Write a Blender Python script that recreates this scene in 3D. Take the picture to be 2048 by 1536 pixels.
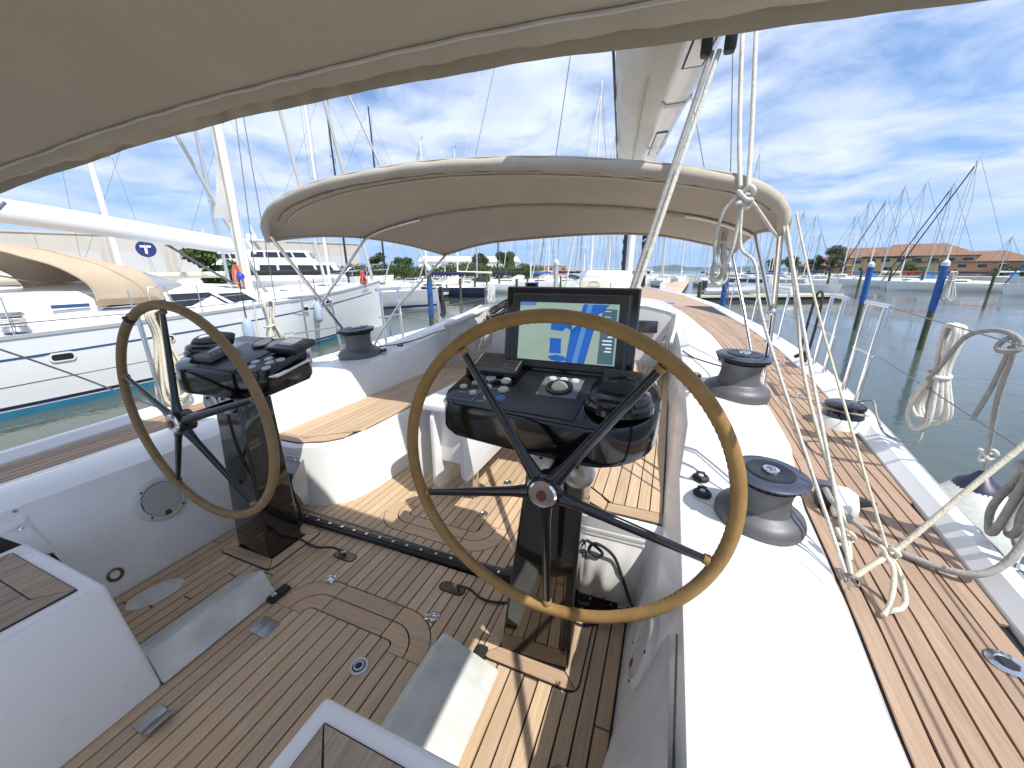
import bpy, bmesh, math, random
from mathutils import Vector, Matrix, Euler
for o in list(bpy.data.objects): bpy.data.objects.remove(o)
scene = bpy.context.scene
C = scene.collection
R = math.radians
rng = random.Random(7)

# ------------------------------------------------------------------ camera, sky, sun, exposure
# world frame: the yacht we stand on.  X = starboard, Y = bow, Z = up, z 0 = cockpit sole
cam_d = bpy.data.cameras.new('camera'); cam = bpy.data.objects.new('camera', cam_d); C.objects.link(cam)
cam.location = (0, 0, 1.6); cam.rotation_euler = (R(90 - 16.5), 0, R(22))
cam_d.sensor_width = 36; cam_d.lens = 13.52; cam_d.clip_start = 0.02; cam_d.clip_end = 20000
scene.camera = cam
SUN = Vector((.516, -.217, .80)).normalized()
EL = math.asin(SUN.z); AZ = math.atan2(SUN.x, SUN.y)
sun_d = bpy.data.lights.new('sun', 'SUN'); sun = bpy.data.objects.new('sun', sun_d); C.objects.link(sun)
sun_d.energy = 2.75; sun_d.angle = R(.55); sun_d.color = (1, .955, .88)
sun.rotation_euler = SUN.to_track_quat('Z', 'Y').to_euler(); sun.location = (3, -2, 9)
scene.view_settings.view_transform = 'Standard'; scene.view_settings.look = 'None'
scene.view_settings.exposure = .92; scene.view_settings.gamma = 1
cy = scene.cycles; cy.max_bounces = 10; cy.diffuse_bounces = 7; cy.glossy_bounces = 4; cy.transmission_bounces = 6; cy.volume_bounces = 0; cy.caustics_reflective = False; cy.caustics_refractive = False
scene.render.resolution_x = 1024; scene.render.resolution_y = 768

world = bpy.data.worlds.new('World'); scene.world = world; world.use_nodes = True
def build_world():
    nt = world.node_tree; N = nt.nodes; L = nt.links; N.clear()
    out = N.new('ShaderNodeOutputWorld'); bg = N.new('ShaderNodeBackground'); bg.inputs[1].default_value = .116
    sky = N.new('ShaderNodeTexSky'); sky.sky_type = 'NISHITA'; sky.sun_disc = False
    sky.sun_elevation = EL; sky.sun_rotation = AZ; sky.air_density = 1.0; sky.dust_density = .25; sky.ozone_density = 1.6
    tc = N.new('ShaderNodeTexCoord'); sep = N.new('ShaderNodeSeparateXYZ'); L.new(tc.outputs['Generated'], sep.inputs[0])
    # clean sea air: the blue reaches far down, only the last degrees pale
    va = N.new('ShaderNodeVectorMath'); va.operation = 'MULTIPLY_ADD'; va.inputs[1].default_value = (1, 1, .82); va.inputs[2].default_value = (0, 0, .20); L.new(tc.outputs['Generated'], va.inputs[0]); L.new(va.outputs[0], sky.inputs[0])
    def mth(op, a, b=None):
        n = N.new('ShaderNodeMath'); n.operation = op
        for i, q in enumerate((a, b)):
            if q is None: continue
            if isinstance(q, (int, float)): n.inputs[i].default_value = q
            else: L.new(q, n.inputs[i])
        return n.outputs[0]
    zz = mth('ADD', mth('MAXIMUM', sep.outputs[2], 0.0), .16)
    cx = N.new('ShaderNodeCombineXYZ'); L.new(mth('DIVIDE', sep.outputs[0], zz), cx.inputs[0]); L.new(mth('DIVIDE', sep.outputs[1], zz), cx.inputs[1])
    mp = N.new('ShaderNodeMapping'); mp.inputs['Rotation'].default_value = (0, 0, R(38)); mp.inputs['Scale'].default_value = (1.0, 1.15, 1); mp.inputs['Location'].default_value = (3.1, 1.35, 0)
    L.new(cx.outputs[0], mp.inputs[0])
    n1 = N.new('ShaderNodeTexNoise'); n1.inputs['Scale'].default_value = 1.9; n1.inputs['Detail'].default_value = 9; n1.inputs['Roughness'].default_value = .58; n1.inputs['Distortion'].default_value = .35
    L.new(mp.outputs[0], n1.inputs[0])
    n2 = N.new('ShaderNodeTexNoise'); n2.inputs['Scale'].default_value = .42; n2.inputs['Detail'].default_value = 2
    L.new(mp.outputs[0], n2.inputs[0])
    s = mth('ADD', mth('MULTIPLY', n1.outputs[0], .72), mth('MULTIPLY', n2.outputs[0], .28))
    cr = N.new('ShaderNodeValToRGB'); L.new(s, cr.inputs[0])
    e = cr.color_ramp.elements; e[0].position = .37; e[0].color = (0, 0, 0, 1); e[1].position = .545; e[1].color = (1, 1, 1, 1)
    # clouds thin out towards the horizon, where one looks through them edge on into clear blue air
    fade = N.new('ShaderNodeMapRange'); L.new(sep.outputs[2], fade.inputs[0]); fade.inputs[1].default_value = .0; fade.inputs[2].default_value = .16; fade.inputs[3].default_value = .22; fade.inputs[4].default_value = .94
    mask = mth('MULTIPLY', cr.outputs[0], fade.outputs[0])
    n3 = N.new('ShaderNodeTexNoise'); n3.inputs['Scale'].default_value = 2.3; n3.inputs['Detail'].default_value = 6; L.new(mp.outputs[0], n3.inputs[0])
    cc = N.new('ShaderNodeMixRGB'); cc.inputs[1].default_value = (3.3, 3.8, 5.0, 1); cc.inputs[2].default_value = (4.45, 4.85, 5.9, 1)
    cr3 = N.new('ShaderNodeValToRGB'); L.new(n3.outputs[0], cr3.inputs[0]); cr3.color_ramp.elements[0].position = .36; cr3.color_ramp.elements[1].position = .62
    L.new(cr3.outputs[0], cc.inputs[0])
    mx = N.new('ShaderNodeMixRGB'); L.new(mask, mx.inputs[0]); hsv = N.new('ShaderNodeHueSaturation'); hsv.inputs['Saturation'].default_value = 1.08; hsv.inputs['Value'].default_value = 1.05; L.new(sky.outputs[0], hsv.inputs['Color']); L.new(hsv.outputs[0], mx.inputs[1]); L.new(cc.outputs[0], mx.inputs[2])
    L.new(mx.outputs[0], bg.inputs[0]); L.new(bg.outputs[0], out.inputs[0])
build_world()

# ------------------------------------------------------------------ materials
M = {}
def pm(name, col, rough=.5, metal=0., var=0., vs=6., bump=0., bs=40., coat=0., rand=0., col2=None, stretch=None, spec=.5, transl=0., detail=5., rv=0.):
    m = bpy.data.materials.new(name); m.use_nodes = True; M[name] = m
    nt = m.node_tree; N = nt.nodes; L = nt.links; b = N['Principled BSDF']
    b.inputs['Base Color'].default_value = (*col, 1); b.inputs['Roughness'].default_value = rough; b.inputs['Metallic'].default_value = metal
    b.inputs['Coat Weight'].default_value = coat; b.inputs['Coat Roughness'].default_value = .04; b.inputs['Specular IOR Level'].default_value = spec
    tc = N.new('ShaderNodeTexCoord'); vec = tc.outputs['Object']
    if stretch:
        mp = N.new('ShaderNodeMapping'); mp.inputs['Scale'].default_value = stretch; L.new(vec, mp.inputs[0]); vec = mp.outputs[0]
    colout = None
    if var or col2:
        n = N.new('ShaderNodeTexNoise'); n.inputs['Scale'].default_value = vs; n.inputs['Detail'].default_value = detail; n.inputs['Roughness'].default_value = .6; L.new(vec, n.inputs[0])
        r = N.new('ShaderNodeValToRGB'); L.new(n.outputs[0], r.inputs[0])
        a = col2 if col2 else tuple(c * (1 - var) for c in col); d = col if col2 else tuple(min(1, c * (1 + var)) for c in col)
        r.color_ramp.elements[0].position = .32; r.color_ramp.elements[0].color = (*a, 1); r.color_ramp.elements[1].position = .68; r.color_ramp.elements[1].color = (*d, 1)
        colout = r.outputs[0]
        if rv:
            mr = N.new('ShaderNodeMapRange'); L.new(n.outputs[0], mr.inputs[0]); mr.inputs[1].default_value = .3; mr.inputs[2].default_value = .7; mr.inputs[3].default_value = max(0, rough - rv); mr.inputs[4].default_value = rough + rv
            L.new(mr.outputs[0], b.inputs['Roughness'])
    if rand:
        oi = N.new('ShaderNodeObjectInfo'); mr = N.new('ShaderNodeMapRange'); L.new(oi.outputs['Random'], mr.inputs[0]); mr.inputs[3].default_value = 1 - rand; mr.inputs[4].default_value = 1 + rand
        h = N.new('ShaderNodeHueSaturation'); L.new(mr.outputs[0], h.inputs['Value'])
        if colout: L.new(colout, h.inputs['Color'])
        else: h.inputs['Color'].default_value = (*col, 1)
        colout = h.outputs[0]
    if colout: L.new(colout, b.inputs['Base Color'])
    if bump:
        n2 = N.new('ShaderNodeTexNoise'); n2.inputs['Scale'].default_value = bs; n2.inputs['Detail'].default_value = 4; L.new(vec, n2.inputs[0])
        bp = N.new('ShaderNodeBump'); bp.inputs['Strength'].default_value = bump; bp.inputs['Distance'].default_value = .01; L.new(n2.outputs[0], bp.inputs['Height']); L.new(bp.outputs[0], b.inputs['Normal'])
    if transl:
        t = N.new('ShaderNodeBsdfTranslucent'); t.inputs[0].default_value = (*col, 1)
        if colout: L.new(colout, t.inputs[0])
        mx = N.new('ShaderNodeMixShader'); mx.inputs[0].default_value = transl; L.new(b.outputs[0], mx.inputs[1]); L.new(t.outputs[0], mx.inputs[2])
        L.new(mx.outputs[0], N['Material Output'].inputs[0])
    return m
pm('gelcoat', (.83, .83, .82), .3, var=.025, vs=2.2, coat=.25, rv=.1, bump=.012, bs=9)
pm('gelcoat_worn', (.70, .71, .68), .5, col2=(.50, .51, .48), vs=7, bump=.03, bs=60, detail=9)
pm('nonskid', (.78, .78, .76), .55, var=.03, vs=3, bump=.05, bs=420)
pm('teak', (.60, .445, .295), .62, col2=(.47, .335, .215), vs=3.2, stretch=(26, 1.3, 26), bump=.25, bs=9, rand=.13, spec=.35, detail=8)
pm('teak_grey', (.44, .315, .225), .68, col2=(.335, .228, .155), vs=3.0, stretch=(24, 1.1, 24), bump=.25, bs=9, rand=.11, spec=.3, detail=8)
pm('teak_old', (.44, .345, .255), .72, col2=(.28, .21, .15), vs=3.4, stretch=(22, 1.6, 22), bump=.3, bs=9, rand=.14, spec=.3, detail=9)
pm('teak_cross', (.57, .41, .268), .62, col2=(.455, .32, .205), vs=3.2, stretch=(1.6, 24, 24), bump=.25, bs=9, rand=.12, spec=.35, detail=8)
pm('caulk', (.012, .012, .013), .55, bump=.05, bs=80)
pm('gloss_black', (.006, .006, .007), .12, coat=.3, spec=.4, var=.3, vs=3)
pm('satin_black', (.012, .013, .016), .35, var=.2, vs=8, bump=.02, bs=200)
pm('rubber', (.018, .018, .019), .6, bump=.05, bs=90)
pm('smoked_column', (.010, .009, .008), .05, coat=.6)
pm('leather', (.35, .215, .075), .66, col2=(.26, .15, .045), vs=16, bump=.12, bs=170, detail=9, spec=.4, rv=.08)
pm('leather_shade', (.31, .215, .105), .68, col2=(.22, .15, .07), vs=14, bump=.12, bs=170, detail=9, spec=.35)  # same tan leather, with the shade at the port helm put into the colour
pm('steel', (.72, .72, .73), .12, 1., var=.06, vs=12)
pm('brushed', (.52, .52, .53), .36, 1., var=.12, vs=9, rv=.08)
pm('anodised', (.125, .126, .135), .48, .3, var=.12, vs=10, rv=.06, bump=.02, bs=70)
pm('anodised_top', (.115, .13, .175), .3, .7, var=.08, vs=10)
pm('canvas', (.515, .455, .375), .85, var=.05, vs=3.2, bump=.12, bs=520, transl=.13, spec=.2)
pm('canvas_trim', (.50, .445, .37), .85, var=.07, vs=5, bump=.1, bs=500, transl=.06, spec=.2)
pm('canvas_white', (.66, .65, .63), .8, var=.06, vs=5, bump=.2, bs=30, transl=.1, spec=.2)
pm('sailcloth', (.66, .645, .60), .8, var=.05, vs=2.5, bump=.12, bs=14, transl=.12, spec=.2)
pm('canvas_beige', (.58, .47, .34), .85, var=.08, vs=2.2, bump=.25, bs=7, transl=.15, spec=.2)
pm('rope_white', (.66, .635, .575), .85, var=.14, vs=30, bump=.5, bs=120, spec=.2)
pm('rope_cream', (.66, .61, .48), .85, var=.12, vs=30, bump=.5, bs=120, spec=.2)
pm('rope_grey', (.36, .345, .32), .9, var=.14, vs=28, bump=.5, bs=120, spec=.2)
pm('rope_dark', (.035, .032, .04), .85, var=.4, vs=60, bump=.5, bs=140)
pm('rope_black', (.012, .012, .014), .7)
pm('rope_red', (.55, .10, .08), .85, var=.2, vs=20, bump=.4, bs=80)
pm('rope_tan', (.55, .40, .20), .85, var=.2, vs=20, bump=.4, bs=80)
pm('fender_white', (.70, .70, .66), .55, col2=(.56, .57, .52), vs=9, stretch=(3, 3, 22), bump=.03, bs=30)
pm('fender_navy', (.02, .022, .06), .4)
pm('fender_blue', (.30, .40, .55), .5, col2=(.45, .50, .56), vs=5)
pm('plastic_blue', (.02, .06, .5), .4)
pm('dirty_canvas', (.62, .61, .585), .8, col2=(.45, .445, .42), vs=5, bump=.25, bs=11, transl=.08)
pm('speaker_grille', (.60, .60, .56), .5, var=.04, vs=20)
pm('speaker_dark', (.05, .05, .05), .6)
pm('instrument_grey', (.13, .14, .15), .5, var=.08, vs=20)
pm('button', (.52, .51, .50), .45, var=.1, vs=60)
pm('button_blue', (.05, .16, .42), .4)
pm('button_green', (.30, .38, .33), .4)
pm('glass_dark', (.012, .014, .018), .08, coat=.6)
pm('lens_grey', (.19, .20, .21), .2, coat=.4)
pm('bulb_cream', (.62, .60, .46), .3)
pm('brass_dark', (.16, .12, .07), .4, .8)
pm('red_badge', (.12, .03, .014), .35)
pm('stitch', (.20, .13, .06), .7)
pm('mark_white', (.75, .75, .74), .6)
pm('mark_grey', (.33, .33, .34), .6)
pm('tinted', (.06, .055, .075), .12, coat=.5, var=.2, vs=1.5)
pm('smoke_hatch', (.20, .17, .19), .15, coat=.6, var=.1, vs=2)
# background
pm('boat_white', (.78, .79, .78), .35, var=.02, vs=1.0, coat=.2)
pm('boat_cream', (.74, .71, .63), .4, var=.03, vs=1.0)
pm('boat_navy', (.014, .02, .06), .25, coat=.4)
pm('boat_grey', (.40, .42, .43), .35, coat=.2, var=.04, vs=.7)
pm('boat_black', (.012, .012, .013), .3, coat=.4)
pm('boat_red', (.16, .02, .018), .5)
pm('antifoul_blue', (.025, .17, .27), .6, var=.15, vs=3)
pm('stripe_blue', (.03, .08, .2), .4)
pm('window_dark', (.015, .018, .028), .08, coat=.4)
pm('window_pale', (.30, .32, .36), .15, coat=.4)
pm('window_vinyl', (.44, .45, .48), .2, transl=.3)
pm('mast_white', (.82, .82, .81), .35)
pm('mast_alloy', (.55, .57, .59), .4, .5)
pm('mast_black', (.015, .017, .025), .4)
pm('cover_navy', (.015, .02, .075), .8)
pm('cover_blue', (.02, .14, .42), .8, var=.15, vs=2)
pm('cover_black', (.02, .02, .022), .8)
pm('cover_cream', (.70, .64, .50), .8, var=.06, vs=2)
pm('cover_red', (.25, .025, .025), .8)
pm('wire', (.20, .20, .21), .4, .6)
pm('wire_pale', (.55, .55, .55), .5, .3)
pm('concrete', (.46, .44, .40), .85, var=.12, vs=.8, bump=.2, bs=6)
pm('pier_plank', (.52, .40, .30), .8, var=.15, vs=1.2)
pm('pier_dark', (.03, .028, .025), .8)
pm('pier_yellow', (.60, .56, .40), .8, var=.05, vs=1)
pm('pile_wood', (.09, .105, .05), .85, col2=(.045, .075, .03), vs=4, bump=.4, bs=9)
pm('pile_blue', (.018, .095, .32), .45, var=.18, vs=5, bump=.2, bs=5)
pm('pile_cap', (.66, .67, .66), .6, var=.05, vs=5)
pm('wall_white', (.72, .72, .71), .7, var=.04, vs=.3)
pm('wall_beige', (.48, .455, .40), .8, var=.06, vs=.2)
pm('wall_grey', (.50, .50, .49), .8, var=.05, vs=.2)
pm('wall_yellow', (.40, .31, .15), .8, var=.06, vs=.3)
pm('wall_brick', (.42, .22, .12), .85, var=.1, vs=1)
pm('roof_tile', (.25, .14, .09), .85, var=.16, vs=1.2)
pm('roof_pale', (.62, .62, .60), .7, var=.04, vs=.2)
pm('bark', (.09, .07, .05), .9, var=.3, vs=5)
pm('leaf', (.055, .095, .022), .6, rand=.2, col2=(.032, .06, .014), vs=.7, transl=.3)
pm('leaf_light', (.10, .16, .035), .6, rand=.2, col2=(.055, .10, .02), vs=.7, transl=.3)
pm('grass', (.09, .13, .04), .9, var=.3, vs=.3)
pm('hill_mat', (.06, .085, .05), .9, var=.3, vs=.004)
pm('red_mark', (.55, .03, .03), .5)
pm('sign_navy', (.015, .03, .16), .5)

def emat(name, col, strength):
    m = bpy.data.materials.new(name); m.use_nodes = True; M[name] = m
    b = m.node_tree.nodes['Principled BSDF']; b.inputs['Base Color'].default_value = (*[c * .3 for c in col], 1); b.inputs['Roughness'].default_value = .12
    b.inputs['Emission Color'].default_value = (*col, 1); b.inputs['Emission Strength'].default_value = strength
emat('chart_land', (.34, .45, .38), .34); emat('chart_blue', (.01, .11, .50), .36); emat('chart_lane', (.10, .26, .62), .36); emat('chart_panel', (.035, .075, .10), .7); emat('chart_text', (.5, .55, .55), .7); emat('chart_bar', (.05, .12, .28), .7)

m = bpy.data.materials.new('clear_dome'); m.use_nodes = True; M['clear_dome'] = m
b = m.node_tree.nodes['Principled BSDF']; b.inputs['Roughness'].default_value = .03; b.inputs['Transmission Weight'].default_value = 1; b.inputs['IOR'].default_value = 1.12; b.inputs['Base Color'].default_value = (.9, .93, .97, 1)

def water_mat():
    m = bpy.data.materials.new('harbour_water'); m.use_nodes = True; M['water'] = m
    nt = m.node_tree; N = nt.nodes; L = nt.links; b = N['Principled BSDF']
    b.inputs['Base Color'].default_value = (.075, .095, .082, 1); b.inputs['Roughness'].default_value = .045; b.inputs['IOR'].default_value = 1.333; b.inputs['Specular IOR Level'].default_value = .5
    tc = N.new('ShaderNodeTexCoord')
    mp = N.new('ShaderNodeMapping'); mp.inputs['Scale'].default_value = (1, 1.5, 1); mp.inputs['Rotation'].default_value = (0, 0, R(25)); L.new(tc.outputs['Object'], mp.inputs[0])
    n1 = N.new('ShaderNodeTexNoise'); n1.inputs['Scale'].default_value = 1.7; n1.inputs['Detail'].default_value = 5; n1.inputs['Roughness'].default_value = .55; n1.inputs['Distortion'].default_value = .4; L.new(mp.outputs[0], n1.inputs[0])
    n2 = N.new('ShaderNodeTexNoise'); n2.inputs['Scale'].default_value = .09; n2.inputs['Detail'].default_value = 2; L.new(mp.outputs[0], n2.inputs[0])
    # wind patches: calm water has nearly no ripple
    mr = N.new('ShaderNodeMapRange'); L.new(n2.outputs[0], mr.inputs[0]); mr.inputs[1].default_value = .42; mr.inputs[2].default_value = .62; mr.inputs[3].default_value = .022; mr.inputs[4].default_value = .13
    bp = N.new('ShaderNodeBump'); bp.inputs['Distance'].default_value = .22; L.new(mr.outputs[0], bp.inputs['Strength']); L.new(n1.outputs[0], bp.inputs['Height']); L.new(bp.outputs[0], b.inputs['Normal'])
    v = N.new('ShaderNodeTexNoise'); v.inputs['Scale'].default_value = .05; L.new(tc.outputs['Object'], v.inputs[0])
    r = N.new('ShaderNodeValToRGB'); L.new(v.outputs[0], r.inputs[0]); r.color_ramp.elements[0].color = (.065, .085, .074, 1); r.color_ramp.elements[1].color = (.088, .108, .090, 1); L.new(r.outputs[0], b.inputs['Base Color'])
water_mat()

# ------------------------------------------------------------------ mesh helpers
class MB:
    def __init__(s): s.v = []; s.f = []
    def add(s, vs, fs):
        k = len(s.v); s.v += [tuple(p) for p in vs]; s.f += [tuple(i + k for i in f) for f in fs]; return s
    def box(s, c, d, rot=None):
        hx, hy, hz = d[0] / 2, d[1] / 2, d[2] / 2
        vs = [Vector((x, y, z)) for z in (-hz, hz) for x, y in ((-hx, -hy), (hx, -hy), (hx, hy), (-hx, hy))]
        if rot: mt = Euler(rot).to_matrix(); vs = [mt @ q for q in vs]
        vs = [q + Vector(c) for q in vs]
        return s.add(vs, [(3, 2, 1, 0), (4, 5, 6, 7), (0, 1, 5, 4), (1, 2, 6, 5), (2, 3, 7, 6), (3, 0, 4, 7)])
    def prism(s, poly, z0, z1):
        g = lambda z, p: z(*p[:2]) if callable(z) else z
        a = sum(poly[i][0] * poly[(i + 1) % len(poly)][1] - poly[(i + 1) % len(poly)][0] * poly[i][1] for i in range(len(poly)))
        if a < 0: poly = poly[::-1]
        n = len(poly); vs = [(p[0], p[1], g(z0, p)) for p in poly] + [(p[0], p[1], g(z1, p)) for p in poly]
        return s.add(vs, [tuple(range(n))[::-1], tuple(range(n, 2 * n))] + [(i, (i + 1) % n, n + (i + 1) % n, n + i) for i in range(n)])
    def loft(s, secs, closed=True, cap=True, flip=False):
        n = len(secs[0]); vs = [p for sc in secs for p in sc]; fs = []
        for i in range(len(secs) - 1):
            for j in range(n if closed else n - 1):
                a, b = i * n + j, i * n + (j + 1) % n
                q = (a, b, b + n, a + n); fs.append(q[::-1] if flip else q)
        if cap and closed:
            a = tuple(range(n)); b = tuple(range((len(secs) - 1) * n, len(secs) * n))
            fs += [a if flip else a[::-1], b[::-1] if flip else b]
        return s.add(vs, fs)
    def tube(s, pts, r, n=8, closed=False, sx=1., sy=1.):
        pts = [Vector(p) for p in pts]; m = len(pts); rr = r if isinstance(r, (list, tuple)) else [r] * m
        t = []
        for i in range(m):
            a = pts[i - 1] if (i > 0 or closed) else pts[i]; b = pts[(i + 1) % m] if (i < m - 1 or closed) else pts[i]
            d = b - a; t.append(d.normalized() if d.length > 1e-9 else Vector((0, 0, 1)))
        up = Vector((0, 0, 1)) if abs(t[0].z) < .9 else Vector((1, 0, 0))
        nx = (up - t[0] * up.dot(t[0])).normalized(); secs = []
        for i in range(m):
            nx = nx - t[i] * nx.dot(t[i]); nx = nx.normalized() if nx.length > 1e-6 else t[i].orthogonal().normalized()
            ny = t[i].cross(nx)
            secs.append([pts[i] + (nx * math.cos(2 * math.pi * k / n) * sx + ny * math.sin(2 * math.pi * k / n) * sy) * rr[i] for k in range(n)])
        if closed: secs.append(secs[0])
        if closed:
            # twist-match the seam
            vs = [p for sc in secs[:-1] for p in sc]; fs = []
            off = min(range(n), key=lambda o: sum((secs[-2][k] - secs[0][(k + o) % n]).length for k in range(n)))
            for i in range(m):
                for k in range(n):
                    a, b = i * n + k, i * n + (k + 1) % n
                    if i < m - 1: c, d = b + n, a + n
                    else: c, d = (k + 1 + off) % n, (k + off) % n
                    fs.append((a, b, c, d))
            return s.add(vs, fs)
        return s.loft(secs)
    def lathe(s, prof, c=(0, 0, 0), n=24, mt=None):
        mt = mt or Matrix.Identity(3); secs = []
        for r, z in prof:
            secs.append([mt @ Vector((r * math.cos(2 * math.pi * k / n), r * math.sin(2 * math.pi * k / n), z)) + Vector(c) for k in range(n)])
        return s.loft(secs)
    def ball(s, c, r, n=12, sc=(1, 1, 1), a0=-90, a1=90):
        prof = [(max(1e-4, math.cos(R(a0 + (a1 - a0) * i / n))) * 1, math.sin(R(a0 + (a1 - a0) * i / n))) for i in range(n + 1)]
        secs = [[(c[0] + r * sc[0] * q * math.cos(2 * math.pi * k / (2 * n)), c[1] + r * sc[1] * q * math.sin(2 * math.pi * k / (2 * n)), c[2] + r * sc[2] * z) for k in range(2 * n)] for q, z in prof]
        return s.loft(secs)
    def grid(s, nu, nv, fn, flip=False):
        vs = [fn(i / (nu - 1), j / (nv - 1)) for i in range(nu) for j in range(nv)]; fs = []
        for i in range(nu - 1):
            for j in range(nv - 1):
                q = (i * nv + j, (i + 1) * nv + j, (i + 1) * nv + j + 1, i * nv + j + 1); fs.append(q[::-1] if flip else q)
        return s.add(vs, fs)
    def sheet(s, nu, nv, fn, th):          # a cloth or plate: two skins th apart in z, closed at the rim
        k = len(s.v); top = [Vector(fn(i / (nu - 1), j / (nv - 1))) for i in range(nu) for j in range(nv)]
        s.v += [tuple(p) for p in top] + [(p.x, p.y, p.z - th) for p in top]; m = nu * nv
        for i in range(nu - 1):
            for j in range(nv - 1):
                q = (k + i * nv + j, k + (i + 1) * nv + j, k + (i + 1) * nv + j + 1, k + i * nv + j + 1); s.f.append(q); s.f.append(tuple(a + m for a in q[::-1]))
        rim = [i * nv for i in range(nu)] + [(nu - 1) * nv + j for j in range(1, nv)] + [i * nv + nv - 1 for i in range(nu - 2, -1, -1)] + [j for j in range(nv - 2, 0, -1)]
        for a, b in zip(rim, rim[1:] + rim[:1]): s.f.append((k + a, k + a + m, k + b + m, k + b))
        return s
    def mirror(s, c):
        s.v = [(2 * c - x, y, z) for x, y, z in s.v]; s.f = [f[::-1] for f in s.f]; return s
    def build(s, name, mat, parent=None, smooth=0, bevel=0., seg=2, kind=None):
        me = bpy.data.meshes.new(name); me.from_pydata(s.v, [], s.f)
        if bevel:
            bm = bmesh.new(); bm.from_mesh(me); bmesh.ops.recalc_face_normals(bm, faces=bm.faces)
            ed = [e for e in bm.edges if len(e.link_faces) == 2 and e.calc_face_angle(0) > .5]
            bmesh.ops.bevel(bm, geom=ed, offset=bevel, segments=seg, profile=.6, affect='EDGES', clamp_overlap=True); bm.to_mesh(me); bm.free(); smooth = smooth or 40
        else:
            bm = bmesh.new(); bm.from_mesh(me); bmesh.ops.recalc_face_normals(bm, faces=bm.faces); bm.to_mesh(me); bm.free()
        if smooth:
            for p in me.polygons: p.use_smooth = True
            me.set_sharp_from_angle(angle=R(smooth))
        me.materials.append(M[mat] if isinstance(mat, str) else mat)
        o = bpy.data.objects.new(name, me); C.objects.link(o)
        if parent: o.parent = parent; o.matrix_parent_inverse = Matrix.Translation(-world_loc(parent))
        if kind: o['kind'] = kind
        return o
def world_loc(o):
    v = Vector(o.location) if o.type == 'EMPTY' else Vector((0, 0, 0))
    return v
def tag(o, label, cat, group=None):
    o['label'] = label; o['category'] = cat
    if group: o['group'] = group
    return o
def thing(name, label, cat, loc=(0, 0, 0), group=None):
    o = bpy.data.objects.new(name, None); o.empty_display_size = .1; o.location = loc; C.objects.link(o)
    return tag(o, label, cat, group)
def copy_tree(o, parent=None):
    c = o.copy(); C.objects.link(c)
    if parent: c.parent = parent; c.matrix_parent_inverse = o.matrix_parent_inverse.copy()
    for ch in list(o.children): copy_tree(ch, c)
    return c
def itp(tab, y):
    if y <= tab[0][0]: return tab[0][1]
    for (a, p), (b, q) in zip(tab, tab[1:]):
        if y <= b:
            t = (y - a) / (b - a)
            return p + (q - p) * t if not isinstance(p, (list, tuple)) else [tuple(u + (w - u) * t for u, w in zip(P, Q)) for P, Q in zip(p, q)]
    return tab[-1][1]
def cat(pts, n=6, closed=False):          # Catmull-Rom through points
    P = [Vector(p) for p in pts]; m = len(P); out = []
    for i in range(m if closed else m - 1):
        p0 = P[i - 1] if (i > 0 or closed) else P[0]; p1 = P[i]; p2 = P[(i + 1) % m]; p3 = P[(i + 2) % m] if (i + 2 < m or closed) else P[-1]
        for k in range(n):
            t = k / n; out.append(.5 * ((2 * p1) + (p2 - p0) * t + (2 * p0 - 5 * p1 + 4 * p2 - p3) * t * t + (3 * p1 - p0 - 3 * p2 + p3) * t ** 3))
    if not closed: out.append(P[-1])
    return out
def rope(name, pts, r, mat, label, cat_='rope', n=7, sm=6, group=None, closed=False):
    o = MB().tube(cat(pts, sm, closed), r, n, closed).build(name, mat, None, 60); return tag(o, label, cat_, group)
def rrect(x0, x1, y0, y1, r, n=5):
    out = []
    for cx, cy, a in ((x1 - r, y0 + r, -90), (x1 - r, y1 - r, 0), (x0 + r, y1 - r, 90), (x0 + r, y0 + r, 180)):
        for i in range(n + 1): out.append((cx + r * math.cos(R(a + 90 * i / n)), cy + r * math.sin(R(a + 90 * i / n))))
    return out
# ------------------------------------------------------------------ the yacht we stand on
CL = -1.25; WL = -.9
yacht = thing('sailing_yacht', 'white sailing yacht with teak decks and open cockpit in the foreground', 'yacht', (CL, 5, WL))
T_IN = [(-1.6, .54), (0, .585), (.9, .632), (1.45, .682), (2.7, .745), (3.3, .765), (5.5, .755), (7, .70), (8.5, .56), (10, .28), (11.6, -.30), (12.6, -.8)]
T_TEAK = [(-1.6, .80), (0, .95), (.9, 1.055), (1.45, 1.128), (1.93, 1.185), (2.7, 1.265), (3.4, 1.345), (4.86, 1.46), (6.5, 1.50), (8.5, 1.45), (12.5, 1.10), (16, .35), (18.4, -.75), (19.1, -1.2)]
T_RAIL = [(-1.6, .09), (1, .10), (2, .115), (3, .15), (5, .20), (8, .2), (15, .16), (19.1, .06)]
xin = lambda y: itp(T_IN, y)
xtk = lambda y: itp(T_TEAK, y)
xout = lambda y: xtk(y) + itp(T_RAIL, y)
dz = lambda y: .5 + .0012 * max(0, y - 3) ** 2
YS = [-1.6 + i * .35 for i in range(60)]; YS = [y for y in YS if y < 19.1] + [19.1]

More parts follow.
